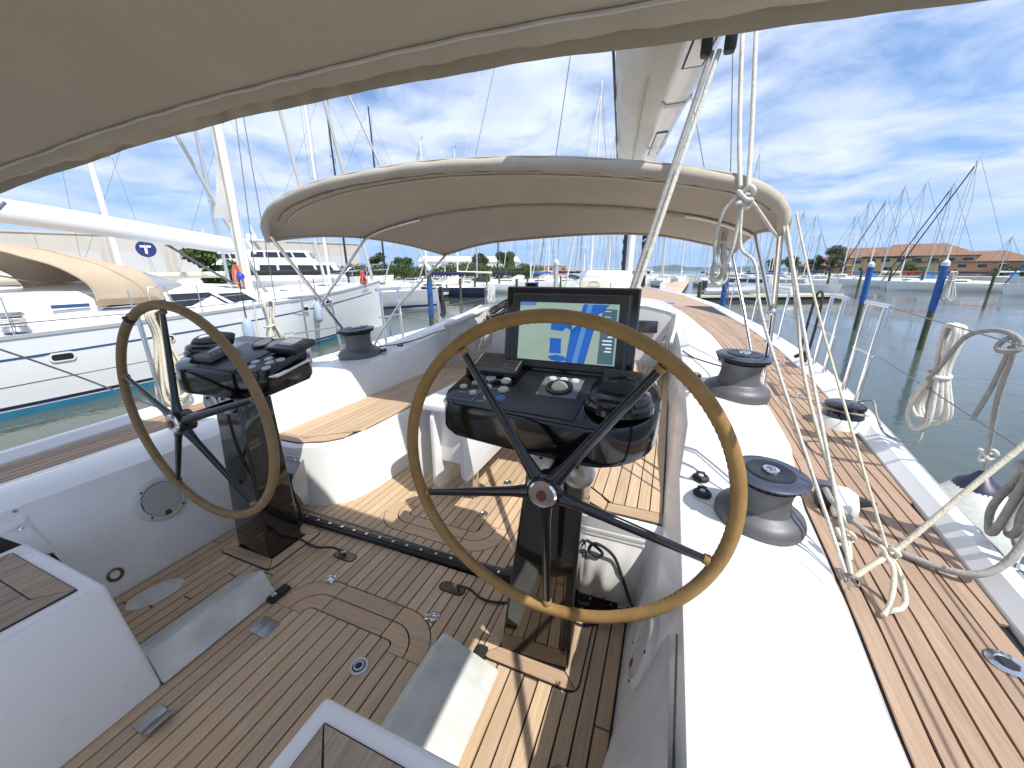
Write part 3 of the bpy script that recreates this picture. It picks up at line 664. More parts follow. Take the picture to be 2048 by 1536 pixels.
# ------------------------------------------------------------------ helm stations
def column(sgn, label):
    mx = (lambda p: (2 * CL - p[0], p[1], p[2])) if sgn < 0 else (lambda p: p)
    pd = thing('steering_pedestal', label, 'pedestal', mx((-.38, 1.29, 0)), 'steering pedestals')
    # tapered gloss column
    def sec(z):
        t = z / 1.0; cx = -.382 + .06 * t; cy = 1.285 + .05 * t; w = .15 - .045 * t; d = .108 - .012 * t
        return [mx(p) for p in ((cx - w, cy - d, z), (cx + w, cy - d + .012, z), (cx + w, cy + d, z), (cx - w, cy + d, z))]
    col = MB().loft([sec(.004), sec(.5), sec(.99)]).build('column', 'smoked_column', pd, bevel=.014, seg=3)
    def rib(x0): return [mx((x0 + .018 * t, 1.172 + .052 * t, .02 + .9 * t)) for t in (0, .5, 1)]
    # teak base frame, four mitred pieces over a caulk bed
    X0, X1, Y0, Y1, w = -.60, -.178, 1.118, 1.475, .062
    bed = MB().prism([mx((x, y, 0))[:2] for x, y in rrect(X0 - .006, X1 + .006, Y0 - .006, Y1 + .006, .045)], .001, .0045).build('base_bed', 'caulk', pd)
    o = [(X0, Y0), (X1, Y0), (X1, Y1), (X0, Y1)]; i = [(X0 + w, Y0 + w), (X1 - w, Y0 + w), (X1 - w, Y1 - w), (X0 + w, Y1 - w)]; g = .0035
    rc = .035
    for a in range(4):
        b = (a + 1) % 4; A, B, Bi, Ai = Vector(o[a]), Vector(o[b]), Vector(i[b]), Vector(i[a]); t = (B - A).normalized() * g
        P = [A + t + (Ai - A).normalized() * rc * .3, A + t * 1.0 + (B - A).normalized() * rc, B - t - (B - A).normalized() * rc, B - t + (Bi - B).normalized() * rc * .3, Bi - t, Ai + t]
        MB().prism([mx((p.x, p.y, 0))[:2] for p in P], .004, .0095).build('base_trim', 'teak_cross' if a % 2 == 0 else 'teak', pd)
    # console box
    out = [(-.795, 1.27), (-.775, 1.215), (-.72, 1.185), (-.45, 1.165), (-.20, 1.15)] + [(-.195 + .205 * math.cos(R(a)), 1.36 + .21 * math.sin(R(a))) for a in range(-78, 60, 14)] + [(-.10, 1.57), (-.72, 1.57), (-.79, 1.50)]
    zt = lambda x, y: 1.115 + .24 * (y - 1.16); zb = lambda x, y: .972 + .10 * (y - 1.16) + .05 * max(0, (abs(x + .38) - .22)) ** 1.3 * 3
    if sgn < 0: out = [(.01 + (x - .01) * .86, y) for x, y in out]
    n = len(out); cxm, cym = (-.38 if sgn > 0 else -.33), 1.36
    def ring(f, s, dzz=0): return [mx((cxm + (x - cxm) * s, cym + (y - cym) * s, f(x, y) + dzz)) for x, y in out]
    con = MB().loft([ring(zb, .95), ring(zb, .985, .006), ring(zb, 1.0, .022), ring(zt, 1.0, -.016), ring(zt, .99, -.004), ring(zt, .97, 0)])
    con = con.build('console', 'gloss_black', pd, 38)
    # raised instrument fascia
    fz = lambda x, y: zt(x, y) + .006
    MB().prism([mx((x, y, 0))[:2] for x, y in ((-.545, 1.185), (-.255, 1.175), (-.235, 1.47), (-.525, 1.47))], lambda x, y: zt(x, y) - .004, lambda x, y: fz(x, y)).build('fascia', 'satin_black', con, bevel=.003)
    def disc(x, y, r, mat, h=.006, name='button', ringm=None):
        c = Vector(mx((x, y, zt(x, y) + .002))); q = Vector((0, -.24, 1)).normalized().to_track_quat('Z', 'Y').to_matrix()
        o_ = MB().lathe([(r, -.003), (r, h * .7), (r * .86, h), (r * .7, h * .75), (.0005, h * .75)], c, 18, q).build(name, mat, con, 40); return o_
    if sgn > 0:
        for k, (x, y) in enumerate([(-.655, 1.385), (-.583, 1.378), (-.64, 1.315), (-.567, 1.312), (-.60, 1.25), (-.552, 1.247), (-.70, 1.40), (-.735, 1.30), (-.70, 1.335), (-.675, 1.265)]):
            disc(x, y, .021 if k < 6 else .015, 'button_blue' if k == 5 else ('button_green' if k == 8 else 'button'))
        for (x, y, w) in ((-.62, 1.383, .018), (-.604, 1.313, .02), (-.565, 1.215, .022), (-.615, 1.218, .02), (-.72, 1.262, .022)):
            MB().box(mx((x, y, zt(x, y) + .001)), (w * 1.4, .005, .002), (R(13.5), 0, 0)).build('marking', 'mark_grey', con)
        MB().tube([mx((-.655, 1.215, zt(0, 1.215) + .001)), mx((-.645, 1.44, zt(0, 1.44) + .001))], .0018, 4).build('panel_line', 'mark_grey', con)
        # trackball panel
        c = Vector((-.355, 1.37, fz(0, 1.37))); rot = (R(13.5), 0, 0)
        tp = MB().box(c, (.155, .150, .006), rot).build('trackball_panel', 'instrument_grey', con, bevel=.004)
        q = Matrix.Rotation(R(13.5), 3, 'X')
        MB().lathe([(.052, 0), (.052, .008), (.040, .011), (.036, .004), (.001, .004)], c + q @ Vector((0, -.012, .003)), 28, q).build('trackball_ring', 'satin_black', tp, 40)
        MB().ball(c + q @ Vector((0, -.012, -.004)), .034, 10).build('trackball', 'bulb_cream', tp, 60)
        for dx in (-.045, 0, .045): MB().lathe([(.016, 0), (.014, .004), (.001, .004)], c + q @ Vector((dx, .056, .003)), 14, q).build('key', 'button', tp, 40)
        for dx in (-.07, .07):
            for dy in (-.066, .066): MB().lathe([(.0045, 0), (.004, .002), (.001, .002)], c + q @ Vector((dx, dy, .003)), 8, q).build('screw', 'steel', tp)
        # tilted radio/radar control unit
        c = Vector((-.655, 1.462, 1.212)); rr = (R(17), 0, R(2)); qq = Euler(rr).to_matrix()
        ru = MB().box(c, (.215, .155, .030), rr).build('control_display', 'satin_black', con, bevel=.012)
        MB().box(c + qq @ Vector((-.028, .005, .0150)), (.12, .105, .003), rr).build('screen', 'glass_dark', ru)
        for sx in (-.092, .101): MB().box(c + qq @ Vector((sx, 0, .0150)), (.007, .125, .004), rr).build('trim', 'brushed', ru)
        for kx in (.055, .080):
            for ky in (-.045, -.018, .010): MB().box(c + qq @ Vector((kx, ky, .0155)), (.019, .014, .003), rr).build('key', 'rubber', ru, bevel=.002)
        MB().ball(c + qq @ Vector((.078, .043, .015)), .012, 6, (1, .6, .4)).build('key', 'bulb_cream', ru, 60)
        MB().tube([(-.765, 1.40, 1.165), (-.765, 1.40, 1.205)], .011, 10).build('knob', 'rubber', con, 40)
        # chart plotter
        th = R(9); hz = Matrix.Rotation(-th, 3, 'X')
        base = Vector((-.375, 1.49, 1.19))
        def S(x, y, z): return base + hz @ Vector((x, y, z))
        sec = lambda y, s, z0, z1: [S(-.272 * s, y, z0), (S(.272 * s, y, z0)), S(.272 * s, y, z1), S(-.272 * s, y, z1)]
        pl = MB().loft([sec(.0, .985, .0, .345), sec(.012, 1, -.01, .352), sec(.10, .93, -.01, .33)]).build('plotter_housing', 'gloss_black', pd, bevel=.012, seg=3)
        bz = MB().loft([sec(-.014, .86, .022, .318), sec(.004, .90, .015, .325)]).build('bezel', 'satin_black', pl, bevel=.004)
        MB().loft([sec(-.017, .735, .052, .286), sec(-.012, .735, .052, .286)]).build('screen', 'chart_land', pl)
        SW, SH = .272 * .735, .234
        def chart(poly, mat, k, name):
            b = MB(); vs = [S((u - .5) * 2 * SW, -.0172 - .0006 * k, .052 + v * SH) for u, v in poly] + [S((u - .5) * 2 * SW, -.0168 - .0006 * (k - 1), .052 + v * SH) for u, v in poly]
            n_ = len(poly); b.add(vs, [tuple(range(n_)), tuple(range(n_, 2 * n_))[::-1]] + [(i, (i + 1) % n_, n_ + (i + 1) % n_, n_ + i) for i in range(n_)]); b.build(name, mat, pl)
        chart([(.52, .0), (.71, .0), (.83, .99), (.66, .99), (.60, .62), (.55, .55)], 'chart_blue', 1, 'chart_channel')
        chart([(.585, 0), (.635, 0), (.75, .99), (.70, .99)], 'chart_lane', 2, 'chart_lane')
        chart([(.83, .99), (.91, .99), (.84, .86), (.80, .83)], 'chart_blue', 1, 'chart_basin')
        chart([(.345, .54), (.345, .78), (.47, .80), (.50, .70), (.56, .64), (.56, .54), (.50, .59), (.47, .53)], 'chart_blue', 1, 'chart_basin')
        chart([(.345, .14), (.345, .40), (.46, .40), (.465, .14)], 'chart_blue', 1, 'chart_basin')
        chart([(.33, .08), (.42, .12), (.50, .10), (.54, .03), (.44, .0), (.37, .02)], 'chart_blue', 1, 'chart_basin')
        chart([(.835, .02), (.985, .02), (.985, .92), (.845, .92)], 'chart_panel', 1, 'chart_data_panel')
        chart([(.0, .94), (.17, .945), (.18, 1.0), (.0, 1.0)], 'chart_bar', 1, 'chart_menu_bar')
        for v, w in ((.62, .06), (.56, .05), (.46, .04), (.395, .085), (.335, .085), (.275, .05), (.22, .06)):
            chart([(.955 - w, v), (.958, v), (.958, v + .022), (.955 - w, v + .022)], 'chart_text', 2, 'chart_text')
        for v in (.79, .74, .88): chart([(.87, v), (.93, v), (.93, v + .008), (.87, v + .008)], 'chart_text', 2, 'chart_text')
        cpos = (-.128, 1.30)
    else:
        for k, (x, y) in enumerate([(-.36, 1.24), (-.405, 1.235), (-.38, 1.275), (-.43, 1.272), (-.34, 1.285), (-.40, 1.315), (-.45, 1.31), (-.52, 1.24), (-.56, 1.29), (-.60, 1.24), (-.65, 1.30), (-.69, 1.25), (-.60, 1.335), (-.68, 1.34)]):
            disc(x, y, .021, 'button', .004)
        for cx, cy, w, d, mat in ((-.655, 1.44, .19, .14, 'satin_black'), (-.265, 1.28, .13, .15, 'instrument_grey')):
            c = Vector(mx((cx, cy, zt(cx, cy) + .03))); rr = (R(16), 0, 0); qq = Euler(rr).to_matrix()
            u_ = MB().box(c, (w, d, .035), rr).build('instrument', mat, con, bevel=.01)
            MB().box(c + qq @ Vector((-.02, .01, .018)), (w * .55, d * .6, .004), rr).build('screen', 'lens_grey', u_)
            for kk in range(4): MB().box(c + qq @ Vector((w * .36, -d * .3 + kk * d * .2, .018)), (w * .14, d * .1, .004), rr).build('key', 'rubber', u_, bevel=.002)
        for cx in (-.50, -.39):
            c = Vector(mx((cx, 1.47, zt(0, 1.47)))); q = Vector((0, -.35, 1)).normalized().to_track_quat('Z', 'Y').to_matrix()
            g_ = MB().lathe([(.058, -.01), (.058, .02), (.052, .024), (.050, .02), (.001, .02)], c, 26, q).build('dial', 'satin_black', con, 40)
            MB().lathe([(.049, .018), (.049, .0215), (.001, .0215)], c, 24, q).build('dial_face', 'instrument_grey', g_)
        cpos = (-.14, 1.33)
    # compass
    c = Vector(mx((cpos[0], cpos[1], zt(*cpos) - .004)))
    cb = MB().lathe([(.118, 0), (.118, .02), (.108, .03), (.108, .042), (.10, .055), (.080, .062), (.074, .052), (.001, .052)], c, 36).build('compass_bowl', 'gloss_black', con, 40)
    MB().lathe([(.068, .050), (.060, .068), (.03, .076), (.001, .077)], c, 24).build('compass_card', 'rubber', cb, 40)
    for k in range(9):
        a = R(-150 + k * 15); p = c + Vector((.064 * math.cos(a), .064 * math.sin(a), .067))
        MB().box(p, (.0022, .009, .004), (0, 0, a - R(90))).build('tick', 'mark_white', cb)
    for a in (-105, -75): MB().box(c + Vector((.0715 * math.cos(R(a)), .0715 * math.sin(R(a)), .056)), (.022, .004, .009), (R(40), 0, R(a + 90))).build('numeral_plate', 'mark_white', cb)
    MB().ball(c + Vector((0, 0, .048)), .080, 12, (1, 1, .78), 0, 90).build('dome', 'clear_dome', cb, 60)
    MB().box(c + Vector((.0, .088, .075)), (.15, .03, .07), (R(-20), 0, 0)).build('compass_hood', 'satin_black', cb, bevel=.014)
    # grab rail on the inboard end
    hy = (1.27, 1.50); MB().tube(cat([mx((-.765, hy[0], 1.085)), mx((-.80, hy[0], 1.09)), mx((-.812, hy[0] + .03, 1.092)), mx((-.812, hy[1] - .03, 1.13)), mx((-.80, hy[1], 1.13)), mx((-.765, hy[1], 1.125))], 5), .0105, 10).build('grab_rail', 'steel', pd, 60)
    if sgn < 0: bpy.data.objects[pd.children[-1].name].location.x -= .11
    # crescent brackets and brake plate under the console
    for dx in (-.055, .075):
        q = Matrix.Rotation(R(90), 3, 'X'); MB().lathe([(.062, -.012), (.062, .006), (.052, .012), (.02, .012), (.001, .006)], mx((-.318 + dx, 1.222, .955 - abs(dx) * .6)), 28, q).build('bracket', 'brushed', pd, 40)
        MB().lathe([(.008, 0), (.007, .006), (.001, .006)], mx((-.318 + dx, 1.206, .985 - abs(dx) * .6)), 10, q).build('bolt', 'rubber', pd, 40)
    return pd
pedS = column(1, 'black steering pedestal with large tan wheel and lit chart plotter at the starboard helm')
pedP = column(-1, 'black steering pedestal with tan wheel but no plotter at the port helm, on the left')

def wheel(cx, cy, cz, Rr, ang0, mat, label, ped, tape=None):
    q = Matrix.Rotation(R(1.5), 3, 'X'); c = Vector((cx, cy, cz)); rt = .0205
    def pt(a, r, y=0): return c + q @ Vector((r * math.cos(a), y, r * math.sin(a)))
    n = 96; rim = MB().tube([pt(2 * math.pi * k / n, Rr - rt) for k in range(n)], rt, 14, True).build('steering_wheel', mat, ped, 60); rim['label'] = label; w = rim; hub = rim
    # stitched seam on the inner face of the leather
    for k in range(150):
        a = 2 * math.pi * k / 150
        e = MB().tube([pt(a, Rr - 2 * rt - .0003, -.005), pt(a + .017, Rr - 2 * rt - .0003, .004)], .0011, 4)
        if k == 0: st = MB()
        st.add(e.v, e.f)
    s_ = st.build('stitching', 'stitch', rim); s_['kind'] = 'stuff'
    if tape is not None: MB().tube([pt(R(tape + k * .9), Rr - rt) for k in range(5)], rt + .0012, 14).build('tape_band', 'cover_navy', rim, 60)
    hy = -.055
    for k in range(5):
        a = R(ang0 + 72 * k)
        P = [(.03, hy), (.07, hy + .002), (.12, hy + .008), (.26, hy * .55), (Rr - 2 * rt + .004, 0)]
        MB().tube([pt(a, r, y) for r, y in P], [.030, .024, .0185, .0165, .0125], 10, sx=1, sy=.78).build('spoke', 'gloss_black', w, 60)
        MB().lathe([(.0165, -.003), (.015, .012), (.0128, .014)], pt(a, Rr - 2 * rt - .006), 12, (c - pt(a, 1)).to_track_quat('Z', 'Y').to_matrix()).build('spoke_collar', mat, w, 50)
    q2 = Matrix.Rotation(R(90), 3, 'X')
    MB().lathe([(.05, -.045), (.058, 0), (.058, .012), (.052, .024), (.001, .024)], pt(0, 0, hy), 30, q2).build('hub', 'gloss_black', w, 40)
    MB().lathe([(.046, .018), (.046, .030), (.040, .036), (.022, .037), (.001, .036)], pt(0, 0, hy), 30, q2).build('hub_cap', 'steel', hub, 40)
    MB().lathe([(.0185, .034), (.017, .041), (.001, .0425)], pt(0, 0, hy), 20, q2).build('badge', 'red_badge', hub, 40)
    MB().tube([pt(0, 0, hy + .03), (cx - .0, cy + .19, cz + .01)], .024, 12).build('axle', 'gloss_black', w, 50)
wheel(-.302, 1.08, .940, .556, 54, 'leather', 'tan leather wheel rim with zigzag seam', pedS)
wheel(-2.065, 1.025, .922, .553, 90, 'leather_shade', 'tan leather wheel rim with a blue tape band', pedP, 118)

# ------------------------------------------------------------------ mainsheet traveller
tr = thing('mainsheet_traveller', 'black traveller track crossing the teak cockpit floor', 'traveller track', (CL, 1.545, 0))
A, B = Vector((-2.33, 1.520, .014)), Vector((-.08, 1.568, .014)); ax = (B - A).normalized(); az = math.atan2(ax.y, ax.x)
MB().box((A + B) / 2, ((B - A).length, .058, .026), (0, 0, az)).build('track', 'satin_black', tr, bevel=.006)
MB().box((A + B) / 2 + Vector((0, 0, .014)), ((B - A).length, .030, .008), (0, 0, az)).build('rail', 'rubber', tr, bevel=.002)
k = 0.05
while k < (B - A).length - .03:
    MB().lathe([(.0085, 0), (.0085, .003), (.004, .0035), (.004, .001), (.0005, .001)], A + ax * k + Vector((0, 0, .018)), 12).build('bolt', 'steel', tr, 40); k += .0985
car = MB().box(A + ax * 1.735 + Vector((0, 0, .032)), (.16, .075, .04), (0, 0, az)).build('car', 'satin_black', tr, bevel=.01)
MB().lathe([(.035, 0), (.035, .03), (.02, .045), (.001, .046)], A + ax * 1.86 + Vector((0, 0, .045)), 20).build('block', 'rubber', tr, 40)
rope('traveller_line', [(-2.33, 1.60, .012), (-1.7, 1.606, .008), (-1.1, 1.60, .008), (-.7, 1.614, .01), (-.55, 1.60, .03)], .0052, 'rope_grey', 'thin grey control line lying along the traveller track')

# floor fittings
def floor_disc(name, x, y, label, cat_, parts, group=None, rot=0):
    t = thing(name, label, cat_, (x, y, 0), group)
    for nm, prof, mat, n, sc in parts:
        m_ = MB().lathe(prof, (0, 0, 0), n); m_.v = [(x + vx * sc * math.cos(rot) - vy * math.sin(rot), y + vx * sc * math.sin(rot) + vy * math.cos(rot), vz) for vx, vy, vz in m_.v]; m_.build(nm, mat, t, 40)
    return t
floor_disc('deck_socket', -1.053, .885, 'round steel winch-handle socket set in the teak hatch', 'deck fitting', [('flange', [(.040, 0), (.040, .003), (.030, .005), (.026, .003)], 'brushed', 28, 1), ('gasket', [(.027, .0), (.027, .0042), (.021, .0042)], 'rubber', 24, 1), ('cap', [(.022, 0), (.022, .006), (.015, .007), (.012, .002), (.0005, .002)], 'brushed', 20, 1), ('star_hole', [(.0125, 0), (.0125, .0068), (.0005, .0068)], 'rubber', 8, 1)])
floor_disc('deck_plate', -2.30, .79, 'oval beige inspection plate by the port helm seat', 'deck plate', [('plate', [(.075, 0), (.075, .003), (.07, .005), (.001, .006)], 'gelcoat_worn', 32, 1.55), ('lid', [(.055, 0), (.055, .008), (.05, .0095), (.001, .0095)], 'gelcoat_worn', 30, 1.3)], rot=R(75))
for i, (x, y) in enumerate(((-1.032, 2.03), (-1.035, 2.47))):
    floor_disc('floor_lock', x, y, ('nearer' if i == 0 else 'farther') + ' small round steel lock in the teak floor by the table leg', 'floor lock', [('flange', [(.032, 0), (.032, .003), (.022, .004), (.019, .001)], 'brushed', 22, 1), ('core', [(.017, 0), (.017, .004), (.007, .004), (.006, .001), (.0005, .001)], 'steel', 18, 1)], 'round floor locks')
for i, (x, y) in enumerate(((-1.545, 1.20), (-.895, 1.205))):
    t = floor_disc('lifting_ring', x, y, 'steel lifting ring at the ' + ('left' if i == 0 else 'right') + ' forward corner of the curved hatch border', 'lifting ring', [('base', [(.030, 0), (.030, .004), (.026, .006), (.022, .003), (.0005, .003)], 'steel', 22, 1)], 'hatch lifting rings')
    MB().tube([(x + .019 * math.cos(R(a)), y + .019 * math.sin(R(a)) * .9, .008) for a in range(0, 360, 24)], .0035, 6, True).build('ring', 'steel', t, 60)
    MB().box((x + .026 * (1 if i == 0 else -1), y - .012, .004), (.02, .03, .006), (0, 0, .3)).build('hinge', 'steel', t, bevel=.002)
for i, (x, y, rz) in enumerate(((-1.598, .865, 0), (-1.60, .44, 0))):
    t = thing('flush_hinge', 'square steel flush hinge plate in the teak floor, ' + ('closed, beside the port footrest' if i == 0 else 'tab raised, beside the port helm seat'), 'hinge', (x, y, 0), 'flush hinge plates')
    MB().box((x - .028, y, .002), (.055, .085, .005)).build('leaf', 'brushed', t, bevel=.0018)
    if i == 0: MB().box((x + .028, y, .002), (.055, .085, .005)).build('leaf', 'brushed', t, bevel=.0018)
    else: MB().box((x + .03, y, .018), (.062, .085, .004), (0, R(-32), 0)).build('raised_leaf', 'brushed', t, bevel=.0018)
    MB().tube([(x - .006, y - .015, .0055), (x - .006, y + .012, .0055), (x + .014, y + .012, .0055)], .0016, 4).build('latch_slot', 'mark_grey', t)
for i, (x, y) in enumerate(((-1.60, 1.365), (-.90, 1.392))):
    t = thing('line_lead', 'recessed sheave box in the floor with a black line coming out on its ' + ('left' if i == 0 else 'right'), 'sheave box', (x, y, 0), 'recessed sheave boxes')
    MB().prism([(x + px, y + py) for px, py in rrect(-.075, .075, -.032, .032, .031)], .0005, .0025).build('recess', 'rubber', t)
    MB().prism([(x + px, y + py) for px, py in rrect(-.068, .068, -.026, .026, .025)], .001, .0035).build('floor_plate', 'brass_dark', t)
    MB().lathe([(.02, -.012), (.013, 0), (.02, .012)], (x - .02 * (1 if i == 0 else -1), y, .016), 18, Matrix.Rotation(R(90), 3, 'X')).build('sheave', 'brushed', t, 40)
rope('black_line', [(-1.63, 1.365, .03), (-1.70, 1.36, .035), (-1.80, 1.35, .012), (-1.92, 1.36, .010), (-2.02, 1.38, .011), (-2.10, 1.44, .02)], .0065, 'rope_dark', 'dark line running from the left floor sheave to the port pedestal')
rope('black_line', [(-.87, 1.392, .03), (-.80, 1.395, .03), (-.70, 1.38, .010), (-.55, 1.42, .010)], .0065, 'rope_dark', 'dark line running from the right floor sheave to the starboard pedestal')
rope('black_line', [(-2.21, 1.555, .285), (-2.185, 1.53, .25), (-2.15, 1.515, .17), (-2.10, 1.50, .08), (-2.07, 1.47, .02), (-2.05, 1.40, .012), (-2.02, 1.36, .012)], .0075, 'rope_black', 'black line hanging down the front of the port canvas bag')
rope('black_line', [(-.31, 1.56, .37), (-.24, 1.54, .385), (-.17, 1.535, .345), (-.19, 1.53, .32), (-.23, 1.53, .345), (-.20, 1.53, .39), (-.12, 1.53, .35), (-.07, 1.52, .25), (-.03, 1.49, .17), (.0, 1.45, .14), (-.05, 1.44, .15), (-.10, 1.47, .09), (-.15, 1.46, .02), (-.22, 1.42, .012), (-.30, 1.42, .012)], .0075, 'rope_black', 'black line looped over the starboard canvas bag')

# deck drain cap in the corner by the starboard wall
floor_disc('inspection_cap', -.155, .80, 'clear round inspection cap on the floor by the starboard wall', 'inspection cap', [('rim', [(.075, 0), (.075, .006), (.062, .009), (.055, .005)], 'brushed', 30, 1), ('lid', [(.056, 0), (.056, .006), (.001, .008)], 'lens_grey', 28, 1)])

# ------------------------------------------------------------------ cockpit table with folded leaves
tb = thing('cockpit_table', 'white folding cockpit table on a steel leg behind the plotter', 'table', (-1.24, 2.25, 0))
MB().lathe([(.11, 0), (.11, .008), (.085, .016), (.062, .02), (.055, .04), (.052, .65)], (-1.24, 2.26, 0), 30).build('leg', 'steel', tb, 40)
MB().prism(rrect(-1.52, -1.08, 2.02, 3.6, .03), .70, .745).build('table_top', 'gelcoat', tb, bevel=.01)
MB().box((-1.30, 2.80, .5), (.28, 1.4, .40)).build('locker', 'gelcoat', tb, bevel=.02)
def leaf(x, y0, z0):
    pl = rrect(y0, 3.6, z0, .70, .07, 6); b = MB(); n = len(pl)
    b.add([(x - .013, a, c) for a, c in pl] + [(x + .013, a, c) for a, c in pl], [tuple(range(n))[::-1], tuple(range(n, 2 * n))] + [(i, (i + 1) % n, n + (i + 1) % n, n + i) for i in range(n)])
    b.build('leaf', 'gelcoat', tb, bevel=.005)
leaf(-1.545, 2.03, .13); leaf(-1.065, 1.83, .33); leaf(-1.40, 2.02, .10)

# ------------------------------------------------------------------ winches
def winch(x, y, z, s, label, tilt=(0, 0), pod=0.):
    w = thing('winch', label, 'winch', (x, y, z), 'grey coaming winches')
    q = Euler((R(tilt[0]), R(tilt[1]), 0)).to_matrix(); c = Vector((x, y, z))
    L = lambda prof, name, mat, n=40: MB().lathe([(r_ * s, h_ * s) for r_, h_ in prof], c, n, q).build(name, mat, w, 38)
    if pod: L([(.165, -pod), (.172, -pod * .4), (.176, 0)], 'pod', 'anodised')
    L([(.178, -.012), (.180, .014), (.172, .034), (.150, .050), (.128, .060), (.120, .068)], 'base', 'anodised', 48)
    drum = L([(.116, .066), (.108, .09), (.104, .12), (.106, .15), (.113, .178), (.118, .184)], 'drum', 'anodised', 48)
    L([(.108, .182), (.112, .192), (.138, .204), (.142, .210), (.120, .214)], 'feeder_jaw', 'rubber', 48)
    top = L([(.118, .213), (.150, .217), (.152, .223), (.140, .230), (.09, .233)], 'self_tailer', 'anodised_top', 48)
    MB().lathe([(r_ * s, h_ * s) for r_, h_ in ((.095, .230), (.092, .238), (.040, .240), (.034, .236))], c, 36, q).build('top_cap', 'satin_black', top, 38)
    MB().lathe([(r_ * s, h_ * s) for r_, h_ in ((.034, .236), (.032, .246), (.018, .247), (.016, .238), (.001, .238))], c, 24, q).build('socket', 'steel', top, 38)
    for k in range(30):
        a = 2 * math.pi * k / 30; MB().box(c + q @ Vector((.130 * s * math.cos(a), .130 * s * math.sin(a), .203 * s)), (.02 * s, .007 * s, .008 * s), (0, R(tilt[1]), a)).build('jaw_tooth', 'rubber', top)
    arm = c + q @ Vector((-.12 * s, -.075 * s, .205 * s)); MB().ball(arm, .022 * s, 8, (1, 1, .9)).build('stripper_arm', 'anodised_top', w, 60)
    return w
winch(.440, 1.69, .605, .93, 'grey self-tailing winch on the starboard coaming right of the near wheel', (3, 2), .02)
winch(.515, 3.12, .745, 1.22, 'grey self-tailing winch farther forward on the starboard coaming by the canopy legs', (2, 3), .12)
winch(2 * CL - .48, 3.10, .745, 1.22, 'grey self-tailing winch on the port coaming under the crossing canopy legs', (2, -3), .05)
# winch switches
def button_pair(x, y, z, d, label):
    b = thing('winch_buttons', label, 'winch switch', (x, y, z), 'black winch foot switches')
    for k in (-1, 1):
        c = (x + d[0] * k, y + d[1] * k, z)
        e = MB().lathe([(.040, 0), (.040, .008), (.032, .018), (.024, .020), (.023, .015), (.001, .017)], c, 20).build('switch', 'rubber', b, 40)
        MB().lathe([(.013, .015), (.012, .021), (.001, .022)], c, 14).build('push_button', 'button', e, 40)
        MB().box((c[0], c[1] + .028, z + .014), (.04, .022, .014), (R(20), 0, 0)).build('flap', 'rubber', e, bevel=.004)
button_pair(.233, 1.865, .600, (.001, .075), 'two black winch buttons beside the near starboard winch')
button_pair(.255, 3.28, .772, (.004, .085), 'two black winch buttons beside the forward starboard winch')
button_pair(2 * CL - .27, 3.35, .775, (.004, .14), 'two black winch buttons beside the port winch')

# deck winch by the rail, cleat block, pad eye, deck fillers
dw = thing('deck_winch', 'black-topped line winch on a white pod on the starboard side deck', 'winch', (1.27, 3.38, .5))
MB().lathe([(.165, 0), (.15, .055), (.135, .075)], (1.27, 3.38, dz(3.4) - .005), 32).build('pod', 'gelcoat', dw, 40)
MB().lathe([(.125, .07), (.120, .10), (.112, .125), (.122, .135), (.124, .16), (.10, .17), (.001, .172)], (1.27, 3.38, dz(3.4)), 36).build('drum', 'gloss_black', dw, 40)
rope('winch_tail', [(1.40, 3.34, .60), (1.30, 3.26, .625), (1.17, 3.31, .63), (1.145, 3.40, .625), (1.20, 3.49, .62), (1.33, 3.48, .64), (1.42, 3.40, .70), (1.38, 3.20, .66), (1.36, 3.0, .60), (1.41, 2.86, .60), (1.44, 2.82, .63), (1.462, 2.86, .74), (1.46, 2.90, .95)], .0075, 'rope_grey', 'grey line wrapped round the deck winch and led aft along the rail')
cb = thing('turning_block', 'white deck block with black sheave cheek on the starboard side deck', 'deck block', (.83, 2.06, .5))
MB().prism([(.80, 1.97), (.90, 1.99), (.94, 2.12), (.92, 2.20), (.82, 2.20)], .503, .565).build('housing', 'gelcoat', cb, bevel=.015)
MB().lathe([(.052, -.03), (.056, 0), (.052, .03)], (.795, 2.08, .55), 24, Matrix.Rotation(R(90), 3, 'Y')).build('sheave', 'rubber', cb, 40)
MB().box((.81, 2.15, .573), (.065, .07, .035)).build('cheek', 'anodised', cb, bevel=.012)
MB().loft([[(.93, 2.10, .505), (.93, 2.18, .505), (.93, 2.17, .545), (.93, 2.11, .545)], [(1.03, 2.155, .508), (1.03, 2.17, .508), (1.03, 2.168, .52), (1.03, 2.157, .52)]]).build('becket', 'rubber', cb, bevel=.006)
pe = thing('pad_eye', 'steel pad eye on the coaming edge where the white lines are made fast', 'pad eye', (.665, 1.46, .55))
MB().box((.672, 1.46, .555), (.035, .07, .008), (0, R(60), 0)).build('plate', 'steel', pe, bevel=.003)
MB().tube([(.70 + .018 * math.cos(R(a)), 1.46, .556 + .020 * math.sin(R(a))) for a in range(0, 360, 30)], .0045, 6, True).build('eye', 'steel', pe, 60)
for i, (x, y) in enumerate(((1.02, 1.32), (1.19, 4.1), (1.33, 4.0))):
    floor = thing('deck_filler', ('round steel deck filler with dark centre at the right edge of the side deck', 'small steel deck filler left of the pair near the gate', 'small steel deck filler right of the pair near the gate')[i], 'deck filler', (x, y, .5), 'steel deck fillers')
    s = (.9, .75, .45)[i]; MB().lathe([(.05 * s, 0), (.05 * s, .004), (.03 * s, .006), (.026 * s, .003)], (x, y, dz(y) + .001), 26).build('flange', 'steel', floor, 40)
    MB().lathe([(.027 * s, 0), (.026 * s, .004), (.001, .004)], (x, y, dz(y) + .001), 20).build('cap', 'rubber' if i == 0 else 'brushed', floor, 40)

